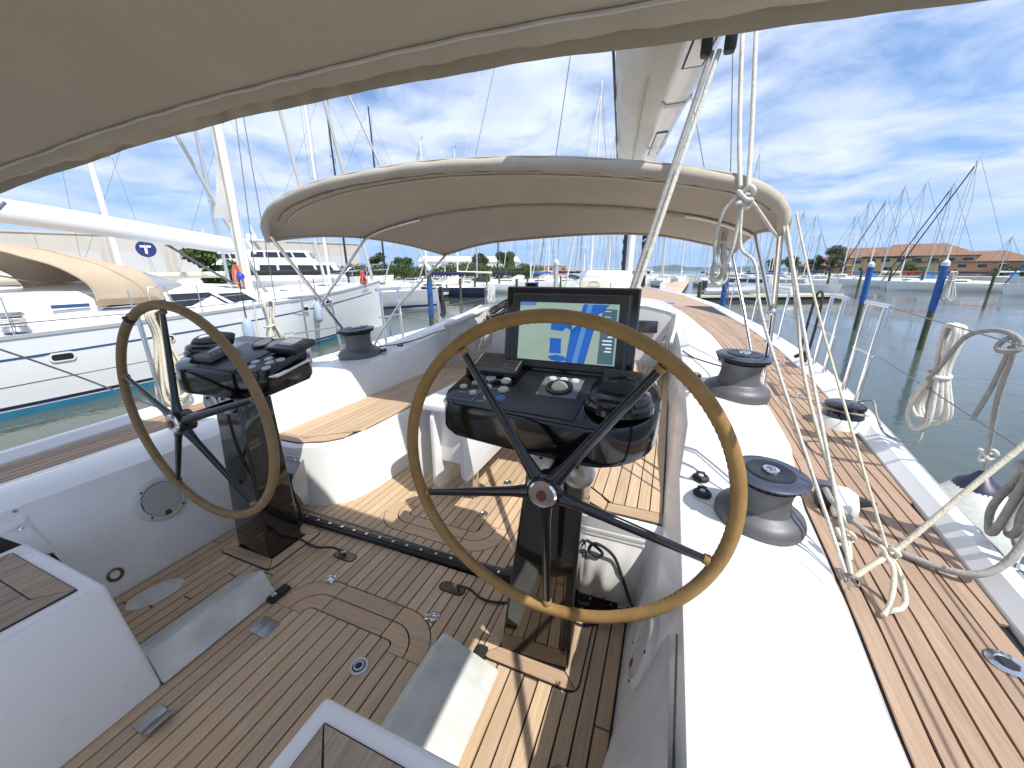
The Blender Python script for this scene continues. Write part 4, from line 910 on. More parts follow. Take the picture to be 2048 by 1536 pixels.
# ------------------------------------------------------------------ stanchions and lifelines
def gate(pts, ztop, zmid, label, arch=False):
    (x0, y0), (x1, y1) = pts
    g = thing('boarding_gate', label, 'stanchion', (x0, y0, dz(y0) + .06), 'steel gate stanchions')
    zb = dz(y0) + .055; lean = .03 if x0 > CL else -.03
    for x, y in pts:
        MB().tube([(x, y, zb), (x + lean, y, ztop - .01)], .0195, 10).build('post', 'steel', g, 60)
        MB().lathe([(.032, 0), (.032, .006), (.018, .02), (.0145, .05)], (x, y, zb), 18).build('foot', 'steel', g, 40)
    MB().tube([(x0 + lean, y0 - .08, ztop), (x1 + lean, y1 + .06, ztop)], .0195, 10).build('top_bar', 'steel', g, 60)
    MB().tube([(x0 + lean * .5, y0 - .07, zmid), (x1 + lean * .5, y1 + .05, zmid)], .010, 8).build('mid_bar', 'steel', g, 60)
    return g
gate([(1.505, 3.84), (1.53, 4.19)], 1.335, .95, 'steel boarding gate post pair nearest on the starboard rail')
gate([(1.575, 4.86), (1.592, 5.25)], 1.335, .95, 'farther steel boarding gate post pair on the starboard rail')
mp = lambda x: 2 * CL - x
def stanchion(x, y, label, h=.72, lean=.03):
    s = thing('stanchion', label, 'stanchion', (x, y, dz(y) + .06), 'single lifeline stanchions'); zb = dz(y) + .055
    MB().tube([(x, y, zb), (x + lean, y, zb + h)], .0165, 10).build('post', 'steel', s, 60)
    MB().lathe([(.034, 0), (.034, .006), (.018, .02), (.0145, .06)], (x, y, zb), 18).build('foot', 'steel', s, 40)
    return s
stanchion(1.285, 1.78, 'steel stanchion at the right edge wound with thick rope', .74)
stanchion(1.60, 7.0, 'steel stanchion on the starboard rail beyond the gates'); stanchion(1.56, 9.0, 'steel stanchion on the starboard rail abreast of the coachroof'); stanchion(1.40, 11.2, 'steel stanchion on the starboard rail near the bow')
stanchion(-3.70, 1.66, 'steel stanchion on the port rail behind the left wheel', .74, -.03)
stanchion(-3.95, 6.2, 'steel stanchion on the port rail seen beside the blue-sleeved post', .72, -.03)
stanchion(-4.05, 8.6, 'steel stanchion on the port rail seen left of the plotter', .72, -.03)
# port gate: arched hoop and second pair
pg = thing('boarding_gate', 'arched steel boarding gate hoop on the port rail beyond the canopy leg', 'stanchion', (-3.85, 3.3, .56), 'steel gate stanchions')
MB().tube(cat([(-3.78, 3.62, .56), (-3.80, 3.60, 1.0), (-3.81, 3.57, 1.22), (-3.82, 3.48, 1.30), (-3.82, 3.30, 1.315), (-3.82, 3.02, 1.31)], 6), .0135, 10).build('hoop', 'steel', pg, 60)
MB().tube([(-3.82, 3.19, .56), (-3.83, 3.19, 1.31)], .0135, 10).build('post', 'steel', pg, 60)
MB().tube([(-3.80, 3.0, .93), (-3.80, 3.62, .93)], .010, 8).build('mid_bar', 'steel', pg, 60)
gate([(-3.79, 4.47), (-3.84, 4.93)], 1.335, .95, 'steel boarding gate post pair on the port rail by the neighbouring bow')
def wires(pts, label):
    t = thing('lifeline', label, 'lifeline', pts[0], None)
    for off in (0, -.37): MB().tube([(x, y, z + off) for x, y, z in pts], .0035, 6).build('wire', 'wire', t, 60)
wires([(1.2, .4, 1.27), (1.315, 1.78, 1.29), (1.535, 3.76, 1.33)], 'wire lifelines along the starboard rail between the wound stanchion and the gate')
wires([(1.625, 5.3, 1.33), (1.63, 7.0, 1.32), (1.59, 9.0, 1.33), (1.43, 11.2, 1.36), (-.3, 16.8, 1.45)], 'wire lifelines along the starboard rail forward of the gates')
wires([(-3.55, -.6, 1.28), (-3.73, 1.66, 1.29), (-3.82, 3.02, 1.31)], 'wire lifelines along the port rail behind the left wheel')
wires([(-3.87, 4.99, 1.335), (-3.98, 6.2, 1.32), (-4.08, 8.6, 1.33), (-3.9, 11.2, 1.36), (-2.2, 16.8, 1.45)], 'wire lifelines along the port rail forward of the gates')
# ------------------------------------------------------------------ canopy over the forward cockpit
def resamp(pts, n):
    P = cat(pts, 8); d = [0]
    for a, b in zip(P, P[1:]): d.append(d[-1] + (b - a).length)
    out = []
    for k in range(n):
        t = d[-1] * k / (n - 1); i = max(j for j in range(len(d)) if d[j] <= t + 1e-9); i = min(i, len(P) - 2); l = d[i + 1] - d[i]
        out.append(P[i].lerp(P[i + 1], (t - d[i]) / l if l else 0))
    return out
AFT = [(x, y, z - .022) for x, y, z in [(-3.13, 2.40, 1.86), (-3.115, 2.36, 1.97), (-2.99, 2.32, 2.065), (-2.82, 2.30, 2.125), (-2.5, 2.28, 2.185), (-2.1, 2.27, 2.222), (-1.45, 2.26, 2.238), (-.76, 2.27, 2.197), (-.17, 2.28, 2.118), (.243, 2.30, 2.030), (.39, 2.32, 1.965), (.455, 2.34, 1.90), (.475, 2.36, 1.80)]]
MID = [(-2.90, 3.25, 1.915), (-2.86, 3.25, 1.935), (-2.6, 3.25, 2.01), (-2.0, 3.25, 2.10), (-1.3, 3.25, 2.13), (-.5, 3.25, 2.08), (.1, 3.25, 1.985), (.40, 3.25, 1.89), (.49, 3.25, 1.845)]
FWD = [(-2.60, 4.22, 1.785), (-2.54, 4.24, 1.80), (-2.2, 4.28, 1.885), (-1.8, 4.30, 1.935), (-.84, 4.32, 1.975), (-.2, 4.30, 1.945), (.3, 4.26, 1.84), (.46, 4.22, 1.79), (.50, 4.2, 1.77)]
NU = 60; a_, m_, f_ = resamp(AFT, NU), resamp(MID, NU), resamp(FWD, NU)
def can(u, v):
    k = u * (NU - 1); i = min(int(k), NU - 2); t = k - i
    p = [q[i].lerp(q[i + 1], t) for q in (a_, m_, f_)]
    # quadratic through the three bows, with a slight sag between them
    w = ((1 - v) * (1 - 2 * v), 4 * v * (1 - v), v * (2 * v - 1)); r = p[0] * w[0] + p[1] * w[1] + p[2] * w[2]
    r.z -= .030 * abs(math.sin(2 * math.pi * v)) * math.sin(math.pi * u) ** .5
    return r
cn = thing('bimini_canopy', 'beige arched canvas canopy on steel bows over the forward cockpit', 'canopy', (CL, 3.2, .6))
cloth = MB().sheet(NU, 26, lambda u, v: can(u, v), .006).build('cloth', 'canvas', cn, 60)
# padded after edge, piping and pocket seams
def off(P, dx, dy, dzv): return [p + Vector((dx, dy, dzv)) for p in P]
MB().tube(off(resamp(AFT, 70), 0, .0, -.012), [.034 + .003 * math.sin(k * 1.1) for k in range(70)], 10).build('edge_roll', 'canvas_trim', cn, 60)
MB().tube(off(resamp(AFT, 70), 0, -.002, .024), .006, 6).build('edge_piping', 'canvas_trim', cn, 60)
MB().tube([can(.035 + .93 * k / 60, .085) + Vector((0, 0, -.012)) for k in range(61)], .006, 6).build('seam', 'canvas_white', cn, 60)
MB().tube([can(.05 + .90 * k / 60, .05) + Vector((0, 0, -.014 - .004 * math.sin(k * 2.3))) for k in range(61)], .012, 6).build('sleeve', 'canvas_trim', cn, 60)
MB().tube([can(.20 + .66 * k / 50, .5) + Vector((0, 0, -.020)) for k in range(51)], [.020 + .003 * math.sin(k * 1.7) for k in range(51)], 8).build('sleeve', 'canvas_trim', cn, 60)
MB().tube([can(k / 60, 1) + Vector((0, 0, -.012)) for k in range(61)], .013, 8).build('edge_roll', 'canvas_trim', cn, 60)
for u in (0, 1): MB().tube([can(u, k / 20) + Vector((0, 0, -.005)) for k in range(21)], .012, 6).build('side_hem', 'canvas_trim', cn, 60)
bt = .0135
MB().tube([can(k / 50, .5) + Vector((0, 0, -.022)) for k in range(51)], bt, 10).build('bow_tube', 'steel', cn, 60)
BP, BS = (-3.24, 3.45, .60), (.755, 3.44, .66)
AP, AS_ = (-3.10, 2.38, 1.87), (.462, 2.37, 1.82)
for nm, pts in (('leg', [AP, BP]), ('leg', [(-2.56, 4.21, 1.77), (-2.95, 3.75, 1.20), (-3.12, 3.56, .86), (-3.2, 3.49, .66)]), ('leg', [AS_, (.60, 2.85, 1.35), BS]), ('leg', [(.47, 4.2, 1.76), (.60, 3.85, 1.25), (.72, 3.5, .70)])):
    MB().tube(pts, .0155 if nm == 'leg' and pts[0] in (AP, AS_) else .0135, 10).build(nm, 'steel', cn, 60)
hp = Vector(AP).lerp(Vector(BP), .45); hs = Vector(AS_).lerp(Vector(BS), .40)
MB().tube([(-2.90, 3.25, 1.895), hp], bt, 10).build('leg', 'steel', cn, 60); MB().tube([(.495, 3.25, 1.83), hs], bt, 10).build('leg', 'steel', cn, 60)
for p in (hp, hs): MB().ball(p, .026, 8).build('hinge', 'steel', cn, 60)
for p in (BP, BS): MB().lathe([(.045, -.02), (.045, .0), (.025, .02), (.02, .06)], (p[0], p[1], p[2]), 18).build('foot', 'steel', cn, 40)

# ------------------------------------------------------------------ bimini above the helm (we look out from under it)
bm_ = thing('helm_bimini', 'large taupe canvas bimini filling the upper left corner overhead', 'bimini', (CL, 0, .6))
bz = lambda s: 2.205 - (.245 if s < 0 else .13) * abs(s) ** 2.2
byf = lambda s: itp([(-1, .885), (-.92, .94), (-.69, 1.055), (-.45, 1.12), (-.29, 1.148), (-.08, 1.164), (.1, 1.164), (.39, 1.148), (.59, 1.138), (.79, 1.105), (.88, 1.075), (1, 1.02)], s)
def bim(u, v):
    s = 2 * u - 1; y1 = byf(s) - .085; y = y1 + (-.75 - y1) * v
    return (CL + 1.93 * s, y, bz(s) - .02 * (v ** 2) + .012 * math.sin(math.pi * min(1, v * 2.2)) - .010)
MB().sheet(60, 30, bim, .005).build('cloth', 'canvas', bm_, 60)
def sleeve_sec(k):
    s = -1 + 2 * k / 90; w = .0022 * math.sin(k * 1.9) + .002 * math.sin(k * .83)
    y, z = byf(s), bz(s); x = CL + 1.93 * s
    return [(x, y - .085, z - .016), (x, y - .06, z - .032 + w * .4), (x, y - .028, z - .036 + w), (x, y - .006, z - .022 + w), (x, y - .004, z + .004), (x, y - .03, z + .022), (x, y - .07, z + .012)]
MB().loft([sleeve_sec(k) for k in range(91)]).build('front_sleeve', 'canvas_trim', bm_, 60)
MB().tube([(CL + 1.93 * (-1 + 2 * k / 80), byf(-1 + 2 * k / 80) - .086, bz(-1 + 2 * k / 80) - .021 + .0015 * math.sin(k * 1.3)) for k in range(81)], .0055, 6).build('piping', 'canvas_white', bm_, 60)
def val(u, v):
    s = 2 * u - 1; rip = (math.sin(u * 150) * .6 + math.sin(u * 67 + 1) * .4) * .5
    return (CL + 1.93 * s, byf(s) + .002 + .014 * v + .004 * rip * v, bz(s) + .004 - (.052 + .002 * math.sin(u * 41)) * v)
MB().sheet(260, 5, val, .0025).build('valance', 'canvas', bm_, 60)
for pts in ([(.66, .95, 2.03), (.60, .35, 1.2), (.55, -.25, .62)], [(.66, -.7, 2.03), (.60, -.5, 1.2), (.55, -.28, .62)], [(-3.16, 1.0, 1.93), (-3.1, .35, 1.2), (-3.05, -.25, .62)], [(-3.16, -.7, 1.93), (-3.05, -.3, .62)]):
    MB().tube(pts, .0155, 10).build('leg', 'steel', bm_, 60)
MB().tube([(CL + 1.93 * (-1 + k / 20), -.7, bz(-1 + k / 20) - .04) for k in range(41)], .0155, 10).build('bow_tube', 'steel', bm_, 60)

# ------------------------------------------------------------------ mast, boom, rigging of our yacht
MX, MY = -1.24, 12.4
ms = thing('mast', 'white mast of our own yacht standing beyond the canopy', 'mast', (MX, MY, .75))
def msec(z): return [(MX + .10 * math.cos(R(a)), MY + .16 * math.sin(R(a)), z) for a in range(0, 360, 24)]
MB().loft([msec(.5), msec(27)]).build('tube', 'mast_white', ms, 40)
MB().box((MX - .16, MY - .1, 1.9), (.11, .06, 2.3)).build('mast_steps', 'rubber', ms, bevel=.02)
for zz in (1.2, 1.5, 1.8, 2.1, 2.4): MB().box((MX - .17, MY - .135, zz), (.12, .02, .13)).build('step', 'satin_black', ms, bevel=.02)
for zz in (9.5, 17): MB().tube([(MX - 1.6, MY - .4, zz), (MX, MY, zz), (MX + 1.6, MY - .4, zz)], .04, 8).build('spreader', 'mast_white', ms, 60)
rig = thing('standing_rigging', 'dark wire shroud and stays rising to the masthead right of the boom', 'rigging', (1.45, 11, .6))
for pts in ([(1.42, 11.6, .62), (MX + 1.6, MY - .4, 9.5), (MX + 1.6, MY - .4, 17), (MX, MY, 26.5)], [(-3.92, 11.6, .62), (MX - 1.6, MY - .4, 9.5), (MX - 1.6, MY - .4, 17), (MX, MY, 26.5)], [(1.42, 11.2, .62), (MX + .1, MY, 9.4)]):
    MB().tube(pts, .012, 6).build('wire', 'wire', rig, 60)
fs_ = thing('furled_headsail', 'furled headsail in a black cover with white spiral lashing at our bow', 'headsail', (-1.24, 18.3, .95))
MB().tube([(-1.24, 18.3, .95), (-1.24, 12.8, 25.5)], [.13, .05], 10).build('furl', 'cover_black', fs_, 60)
MB().tube([Vector((-1.24, 18.3, 1.0)).lerp(Vector((-1.24, 12.8, 25.5)), k / 400) + Vector((.14 * math.cos(k * .8), .14 * math.sin(k * .8), 0)) for k in range(110)], .03, 5).build('lashing', 'rope_white', fs_, 60)
# boom, swung a little to starboard
bo = thing('boom', 'pale grey boom with sail furled in a canvas cover overhead at right', 'boom', (.0, 2.5, 2.6))
bxc = lambda y: .0 - .130 * (y - 2.5); bzb = lambda y: 2.655 + .098 * (y - 2.5)
def bsec(y, s=1):
    x, z = bxc(y), bzb(y)
    return [(x + px * s, y, z + pz) for px, pz in ((-.062, .0), (.062, .0), (.10, .035), (.112, .12), (.10, .24), (.06, .31), (-.06, .31), (-.10, .24), (-.112, .12), (-.10, .035))]
boom = MB().loft([bsec(1.55), bsec(4), bsec(8), bsec(12.2)]).build('spar', 'gelcoat', bo, 45)
def scov(y):
    x, z = bxc(y) - .19, bzb(y) + .34; t = (y - 1.7) / 10
    out = []
    for k in range(22):
        a = 2 * math.pi * k / 22; w = 1 + .045 * math.sin(3 * a + y * 2.6) + .045 * math.sin(5 * a - y * 3.7) + .02 * math.sin(9 * a + y * 7)
        out.append((x + .255 * w * math.cos(a), y, z + .35 * w * math.sin(a)))
    return out
MB().loft([scov(1.72 + .22 * k) for k in range(44)]).build('sail_cover', 'sailcloth', bo, 60)
for a_, rr in ((200, .010), (262, .006), (160, .008)):
    MB().tube([(bxc(y) - .19 + .268 * math.cos(R(a_)), y, bzb(y) + .34 + .366 * math.sin(R(a_))) for y in [1.75 + .35 * k for k in range(27)]], rr, 6).build('cover_seam', 'canvas_trim' if a_ != 200 else 'rubber', bo, 60)
def strap(y): return [(p[0] + (p[0] - bxc(y) + .1) * .06, y + 0, p[2] - .012 if p[2] < bzb(y) + .3 else p[2]) for p in scov(y)]
for y in (3.4, 5.1, 6.8):
    def wr(yy): return [(bxc(yy) + dx, yy, bzb(yy) + dzv) for dx, dzv in ((.118, .26), (.12, .12), (.105, .028), (.064, -.008), (-.064, -.008), (-.108, .03), (-.118, .12))]
    MB().loft([wr(y), wr(y + .09)], closed=False).build('strap', 'canvas_beige' if False else 'sailcloth', bo, 40)
for y0, y1 in ((2.05, 2.72), (4.3, 5.6)):
    MB().loft([[(bxc(y) + dx, y, bzb(y) - .006) for dx in (-.055, .055)] for y in (y0, y1)] , closed=False).build('recess', 'rubber', boom)
    MB().loft([[(bxc(y) + dx, y, bzb(y) - .010) for dx in (-.045, .045)] for y in (y0 + .03, y1 - .03)], closed=False).build('recess_panel', 'gelcoat', boom)
for x in (-.01, .09): MB().box((x + .04, 2.36, 2.615), (.05, .09, .10), (R(10), 0, 0)).build('mainsheet_block', 'rubber', bo, bevel=.015)
car_p = Vector((-.50, 1.555, .085))
for k, (dx, lab) in enumerate(((.01, 'left'), (.042, 'right'))):
    rope('mainsheet', [(.045 + dx, 2.36, 2.58), (-.2275 + dx * .7, 1.957, 1.335), car_p + Vector((dx * .35, 0, 0))], .0125 if k == 0 else .0115, 'rope_grey' if k == 0 else 'rope_white', lab + ' thick mainsheet rope running from the boom down behind the plotter', sm=10)
# topping lift and flag halyards behind
rope('halyard', [(-2.25, 4.0, 2.0), (-1.32, 11.9, 20)], .004, 'wire', 'thin dark line slanting up over the middle of the canopy', n=5)
rope('halyard', [(-2.45, 4.2, 2.0), (-1.5, 11.9, 24)], .0025, 'wire_pale', 'faint pale line left of the dark line over the canopy', n=5)

# ------------------------------------------------------------------ white lines at the starboard canopy corner
KN = Vector((.262, 2.245, 1.955))
for k, dx in enumerate((-.028, .028)):
    rope('lazy_line', [KN + Vector((dx * .6, 0, .02)), KN + Vector((dx - .03, .21, .5)), KN + Vector((dx - .12, .85, 2.05)), KN + Vector((dx * .9 - .38, 2.55, 6.1))], .0105, 'rope_white', ('left' if k == 0 else 'right') + ' of two white lines rising vertically from the canopy corner knot')
def knot(name, c, s, mat, label, seed=1):
    r_ = random.Random(seed); pts = [Vector(c) + Vector((s * math.sin(2 * t + r_.uniform(-.2, .2)) * .9, s * math.cos(3 * t) * .6, s * (math.sin(t) + .35 * math.cos(5 * t)))) for t in [2 * math.pi * i / 14 for i in range(14)]]
    o = MB().tube(cat(pts, 5, True), s * .32, 8, True).build(name, mat, None, 60); return tag(o, label, 'knot')
knot('knot', KN + Vector((.01, -.01, -.03)), .034, 'rope_white', 'white knot at the starboard after corner of the canopy', 3)
rope('lashing', [KN + Vector((-.02, 0, -.02)), KN + Vector((-.075, .0, -.10)), KN + Vector((-.085, .02, -.26)), KN + Vector((-.05, .02, -.34)), KN + Vector((-.01, .0, -.26)), KN + Vector((.0, 0, -.02))], .0085, 'rope_white', 'white rope loop hanging below the canopy corner knot')
rope('lashing', [KN + Vector((.02, 0, -.02)), KN + Vector((.075, .02, -.08)), KN + Vector((.15, .06, -.165)), KN + Vector((.19, .1, -.20))], .008, 'rope_white', 'short white tie from the knot to the canopy corner')
rope('guy_line', [KN + Vector((.0, -.01, -.04)), KN + Vector((.02, -.05, -.25)), (.34, 2.10, 1.62), (.40, 1.98, 1.35), (.675, 1.475, .575)], .0068, 'rope_white', 'left white guy line running from the canopy knot to the pad eye')
rope('guy_line', [(.475, 2.34, 1.82), (.55, 1.95, 1.30), (.692, 1.475, .575)], .0068, 'rope_white', 'right white guy line running from the canopy corner to the pad eye')
rope('guy_line', [(.505, 2.33, 1.86), (.60, 2.06, 1.42), (.74, 1.66, .86), (.80, 1.55, .66)], .005, 'rope_cream', 'thin cream line from the canopy corner to the tie line knot')
rope('guy_line', [(.455, 2.35, 1.84), (.51, 2.22, 1.6), (.585, 1.98, 1.13), (.70, 1.66, .70), (.70, 1.52, .60)], .0075, 'rope_cream', 'cream guy line with a knot low down by the side deck')
knot('knot', (.70, 1.60, .635), .026, 'rope_cream', 'cream knot low on the guy line above the side deck', 5)
# coiled lashing under the forward corner
def coil(name, top, length, width, n, r, mat, label, axis=(0, 1), wrap=.55, seed=0, spread=.012, group=None):
    r_ = random.Random(seed); t = thing(name, label, 'rope coil', top, group); top = Vector(top); ax = Vector((axis[0], axis[1], 0)).normalized(); nr = Vector((-ax.y, ax.x, 0))
    for k in range(n):
        L = length * r_.uniform(.86, 1.0); w = width * r_.uniform(.65, 1.15); o = nr * (k - n / 2) * spread + ax * r_.uniform(-.02, .02)
        pts = [top + o + Vector((0, 0, .0)), top + o + ax * w * .22 + Vector((0, 0, -.03)), top + o + ax * w * .12 + Vector((0, 0, -L * wrap)), top + o * 2 + ax * w * .5 + Vector((0, 0, -L * .82)), top + o * 2 + ax * w * .28 + Vector((0, 0, -L * .98)), top + o * 2 - ax * w * .1 + Vector((0, 0, -L)), top + o * 2 - ax * w * .42 + Vector((0, 0, -L * .86)), top + o - ax * w * .12 + Vector((0, 0, -L * wrap)), top + o - ax * w * .22 + Vector((0, 0, -.04))]
        MB().tube(cat(pts, 5, True), r, 7, True).build('loop', mat, t, 60)
    c = top + Vector((0, 0, -length * wrap)); rw = width * .10 + r * 1.6
    for kk in range(1): MB().tube([c + Vector((0, 0, kk * r * 1.9)) + ax * rw * math.cos(R(a)) + nr * (n * spread * .42 + r * 1.6) * math.sin(R(a)) + Vector((0, 0, .01 * math.cos(R(a)))) for a in range(0, 360, 24)], r, 7, True).build('wrap', mat, t, 60)
    return t
coil('rope_coil', (.27, 3.05, 1.86), .36, .10, 3, .010, 'rope_white', 'small white rope coil tied under the canopy by its starboard leg', (1, .2), .22, 4, .02)
coil('rope_coil', (1.462, 2.88, 1.305), .62, .22, 4, .0125, 'rope_white', 'large pale rope coil hanging on the starboard lifeline above the water', (-.25, 1), .45, 11, .02)
coil('rope_coil', (1.335, 1.90, 1.12), .56, .18, 5, .0135, 'rope_grey', 'thick tan-grey rope coil on the stanchion at the right edge', (.3, 1), .4, 21, .018)
# fender line with bow at the lifeline
fx, fy = 1.475, 2.46
rope('fender_line', [(fx - .06, fy + .40, 1.00), (fx - .05, fy + .34, 1.10), (fx - .04, fy + .26, 1.26), (fx - .02, fy + .16, 1.315), (fx, fy + .06, 1.32), (fx + .02, fy + .0, 1.285), (fx - .0, fy - .02, 1.25), (fx - .03, fy + .03, 1.24), (fx - .01, fy + .07, 1.27), (fx + .02, fy + .05, 1.30), (fx + .03, fy + .04, 1.2), (fx + .07, fy + .10, 1.0), (fx + .16, fy + .20, .74), (fx + .215, fy + .265, .55)], .0115, 'rope_grey', 'grey fender line hitched over the starboard lifeline with a hanging end')
rope('fender_line', [(fx + .02, fy + .05, 1.26), (fx + .035, fy + .10, 1.05), (fx + .03, fy + .14, .86)], .011, 'rope_grey', 'second grey rope end hanging from the hitch on the starboard lifeline')
knot('knot', (fx + .195, fy + .24, .64), .030, 'rope_white', 'white knot just above the big fender', 8)
fn = thing('fender', 'big round white fender with navy top hanging outside the starboard rail', 'fender', (1.70, 2.73, -.3))
MB().lathe([(.02, .40), (.07, .385), (.10, .36), (.14, .30), (.20, .20), (.215, .05), (.20, -.15), (.12, -.35), (.02, -.42)], (1.70, 2.73, .08), 36).build('body', 'fender_white', fn, 60)
MB().lathe([(.105, .352), (.085, .385), (.05, .41), (.02, .455), (.001, .46)], (1.70, 2.73, .08), 30).build('cap', 'fender_navy', fn, 50)
# preventer line with its hitches across the side deck
rope('tie_line', [(.70, 1.47, .565), (.745, 1.50, .60), (.80, 1.535, .635), (.86, 1.575, .685), (1.05, 1.67, .94), (1.315, 1.80, 1.27)], .0095, 'rope_cream', 'cream tie line slanting from the pad eye up to the right stanchion')
for k, pts in enumerate(([(.80, 1.535, .635), (.81, 1.50, .61), (.795, 1.44, .56), (.775, 1.40, .525), (.755, 1.375, .515)], [(.80, 1.535, .64), (.825, 1.515, .615), (.835, 1.46, .56), (.82, 1.42, .53), (.77, 1.395, .518)])):
    rope('tie_tail', pts, .0085, 'rope_cream', ('left' if k == 0 else 'right') + ' loose end of the cream tie line on the side deck')
knot('knot', (.805, 1.54, .638), .024, 'rope_cream', 'cream knot in the tie line above the side deck', 9)
rope('dock_line', [(.78, 2.06, .60), (.80, 1.98, .57), (.90, 1.83, .525), (1.02, 1.73, .52), (1.12, 1.68, .545), (1.20, 1.70, .60), (1.27, 1.76, .72), (1.30, 1.79, .85)], .0125, 'rope_grey', 'thick grey line led from the white deck block to the coil at the right')
# port side coils, fender
coil('rope_coil', (-3.73, 1.78, 1.30), .80, .22, 6, .0125, 'rope_cream', 'thick cream rope coil on the port lifeline behind the left wheel', (.2, 1), .3, 31, .02)
coil('rope_coil', (-3.80, 2.74, 1.30), .62, .20, 5, .0115, 'rope_white', 'white rope coil on the port lifeline left of the canopy legs', (.2, 1), .4, 33, .018)
pf = thing('fender', 'small blue and white fender held below the white coil at the port rail', 'fender', (-3.80, 2.62, .55), None)
MB().lathe([(.05, 0), (.045, .05), (.02, .10), (.018, .16)], (-3.80, 2.60, .60), 20).build('body', 'plastic_blue', pf, 50)
MB().tube([(-3.80, 2.60, .76), (-3.80, 2.62, 1.30)], .009, 6).build('lanyard', 'rope_white', pf, 60)
rope('tie_line', [(-3.55, .3, 1.65), (-3.4, 1.0, 1.08), (-3.28, 1.4, .70), (-3.20, 1.50, .60)], .0055, 'rope_grey', 'thin grey line slanting down to the port rail left of the wheel')
coil('rope_coil', (-3.95, 6.25, 1.30), .55, .09, 3, .014, 'rope_dark', 'dark mooring rope hanging in a bight on the port lifeline', (.1, 1), .2, 41, .03)
coil('rope_coil', (-4.05, 8.5, 1.30), .45, .14, 2, .012, 'rope_white', 'white rope bight hanging from the port lifeline beyond the blue post', (.1, 1), .3, 43, .03)
rope('mooring_loop', [(1.585, 5.50, .60), (1.61, 5.52, .95), (1.625, 5.55, 1.25), (1.63, 5.62, 1.345), (1.63, 5.74, 1.345), (1.63, 5.82, 1.25), (1.615, 5.84, .95), (1.59, 5.80, .62)], .015, 'rope_dark', 'dark blue mooring rope hung in a tall arch over the starboard lifeline')
rope('mooring_tail', [(1.50, 5.25, .60), (1.54, 5.45, .66), (1.50, 5.55, .60), (1.46, 5.42, .62), (1.52, 5.35, .68), (1.55, 5.5, .62)], .022, 'rope_dark', 'dark mooring rope heaped on the starboard rail at the foot of the loop')
# port running block and white line on the coaming
rope('jib_sheet', [(-2.42, 4.25, .93), (-2.58, 3.95, .88), (-2.66, 3.7, .835), (-2.80, 3.5, .80), (-2.95, 3.3, .79)], .006, 'rope_black', 'thin black sheet lying over the port coaming')
rope('jib_sheet', [(.16, 3.95, .86), (.25, 3.75, .845), (.40, 3.45, .86), (.46, 3.2, .90)], .006, 'rope_black', 'thin black sheet led to the forward starboard winch')
tb_ = thing('track_block', 'black slide block with a steel bar on the port coaming beside the winch', 'slide block', (-3.10, 2.36, .62))
MB().box((-3.12, 2.38, .645), (.07, .30, .05), (0, 0, R(-8))).build('slide', 'rubber', tb_, bevel=.012); MB().box((-3.12, 2.38, .672), (.025, .24, .012), (0, 0, R(-8))).build('bar', 'steel', tb_, bevel=.004)

# ------------------------------------------------------------------ gear on the coachroof
lr = thing('life_raft_case', 'rounded white moulded case on the coachroof above the plotter', 'case', (-1.35, 8.3, 1.05))
MB().box((-1.30, 8.35, 1.31), (.95, .7, .56)).build('case', 'gelcoat', lr, bevel=.10, seg=4)
cb2 = thing('cream_box', 'cream plastic box with grey emblem strapped before the white case', 'box', (-1.38, 7.6, 1.05))
bxo = MB().box((-1.38, 7.72, 1.27), (.56, .3, .36)).build('box', 'cover_cream', cb2, bevel=.05, seg=3)
MB().tube([(-1.38 + .10 * math.cos(R(a)), 7.565, 1.335 + .06 * math.sin(R(a))) for a in range(15, 170, 15)], .006, 5).build('emblem', 'mark_grey', bxo)
MB().tube(cat([(-1.50, 7.565, 1.31), (-1.42, 7.562, 1.298), (-1.34, 7.562, 1.298), (-1.26, 7.565, 1.31)], 4), .007, 5).build('emblem_bar', 'mark_grey', bxo)
for sx in (-.29, .29): MB().box((-1.38 + sx, 7.70, 1.3), (.02, .06, .14)).build('buckle', 'brushed', cb2, bevel=.006)
# canvas organiser and rope heap at the port side of the companionway, with its winch
def org(u, v):
    y = 3.95 + 1.05 * u; z = .46 + .52 * (1 - v) + .10 * u
    return (-2.46 + .10 * u + .06 * math.sin(math.pi * v) + .016 * math.sin(11 * u + 3 * v) * v + .014 * math.sin(17 * u - 8 * v), y, z)
og = thing('canvas_organiser', 'grey-white canvas rope bag hung on the port side of the companionway', 'canvas bag', (-2.4, 4.5, .46))
MB().sheet(24, 18, org, .01).build('pouch', 'dirty_canvas', og, 60)
MB().box((-2.40, 4.45, 1.03), (.09, 1.1, .022), (R(5.6), 0, 0)).build('flap', 'canvas_white', og, bevel=.008)
rh = thing('rope_heap', 'heap of dark and white halyard tails left of the plotter', 'rope coil', (-2.0, 4.75, 1.0))
for k in range(9):
    r_ = random.Random(k + 70); MB().tube(cat([(-2.02 + .24 * math.cos(R(a)) * r_.uniform(.8, 1.1), 4.72 + .10 * math.sin(R(a)), 1.05 + .012 * k + .15 * math.sin(R(a + 10 * k)) * r_.uniform(.6, 1.1)) for a in range(0, 360, 45)], 5, True), .012, 6, True).build('loop', 'rope_dark' if k % 3 else 'rope_grey', rh, 60)
hw = thing('halyard_winch', 'black-topped halyard winch with rope turns beside the plotter', 'winch', (-1.86, 4.9, 1.2))
MB().lathe([(.11, 0), (.09, .03), (.075, .05), (.075, .17), (.10, .18), (.10, .20), (.085, .21), (.10, .22), (.10, .24), (.001, .25)], (-1.86, 5.35, 1.19), 28).build('drum', 'gloss_black', hw, 40)
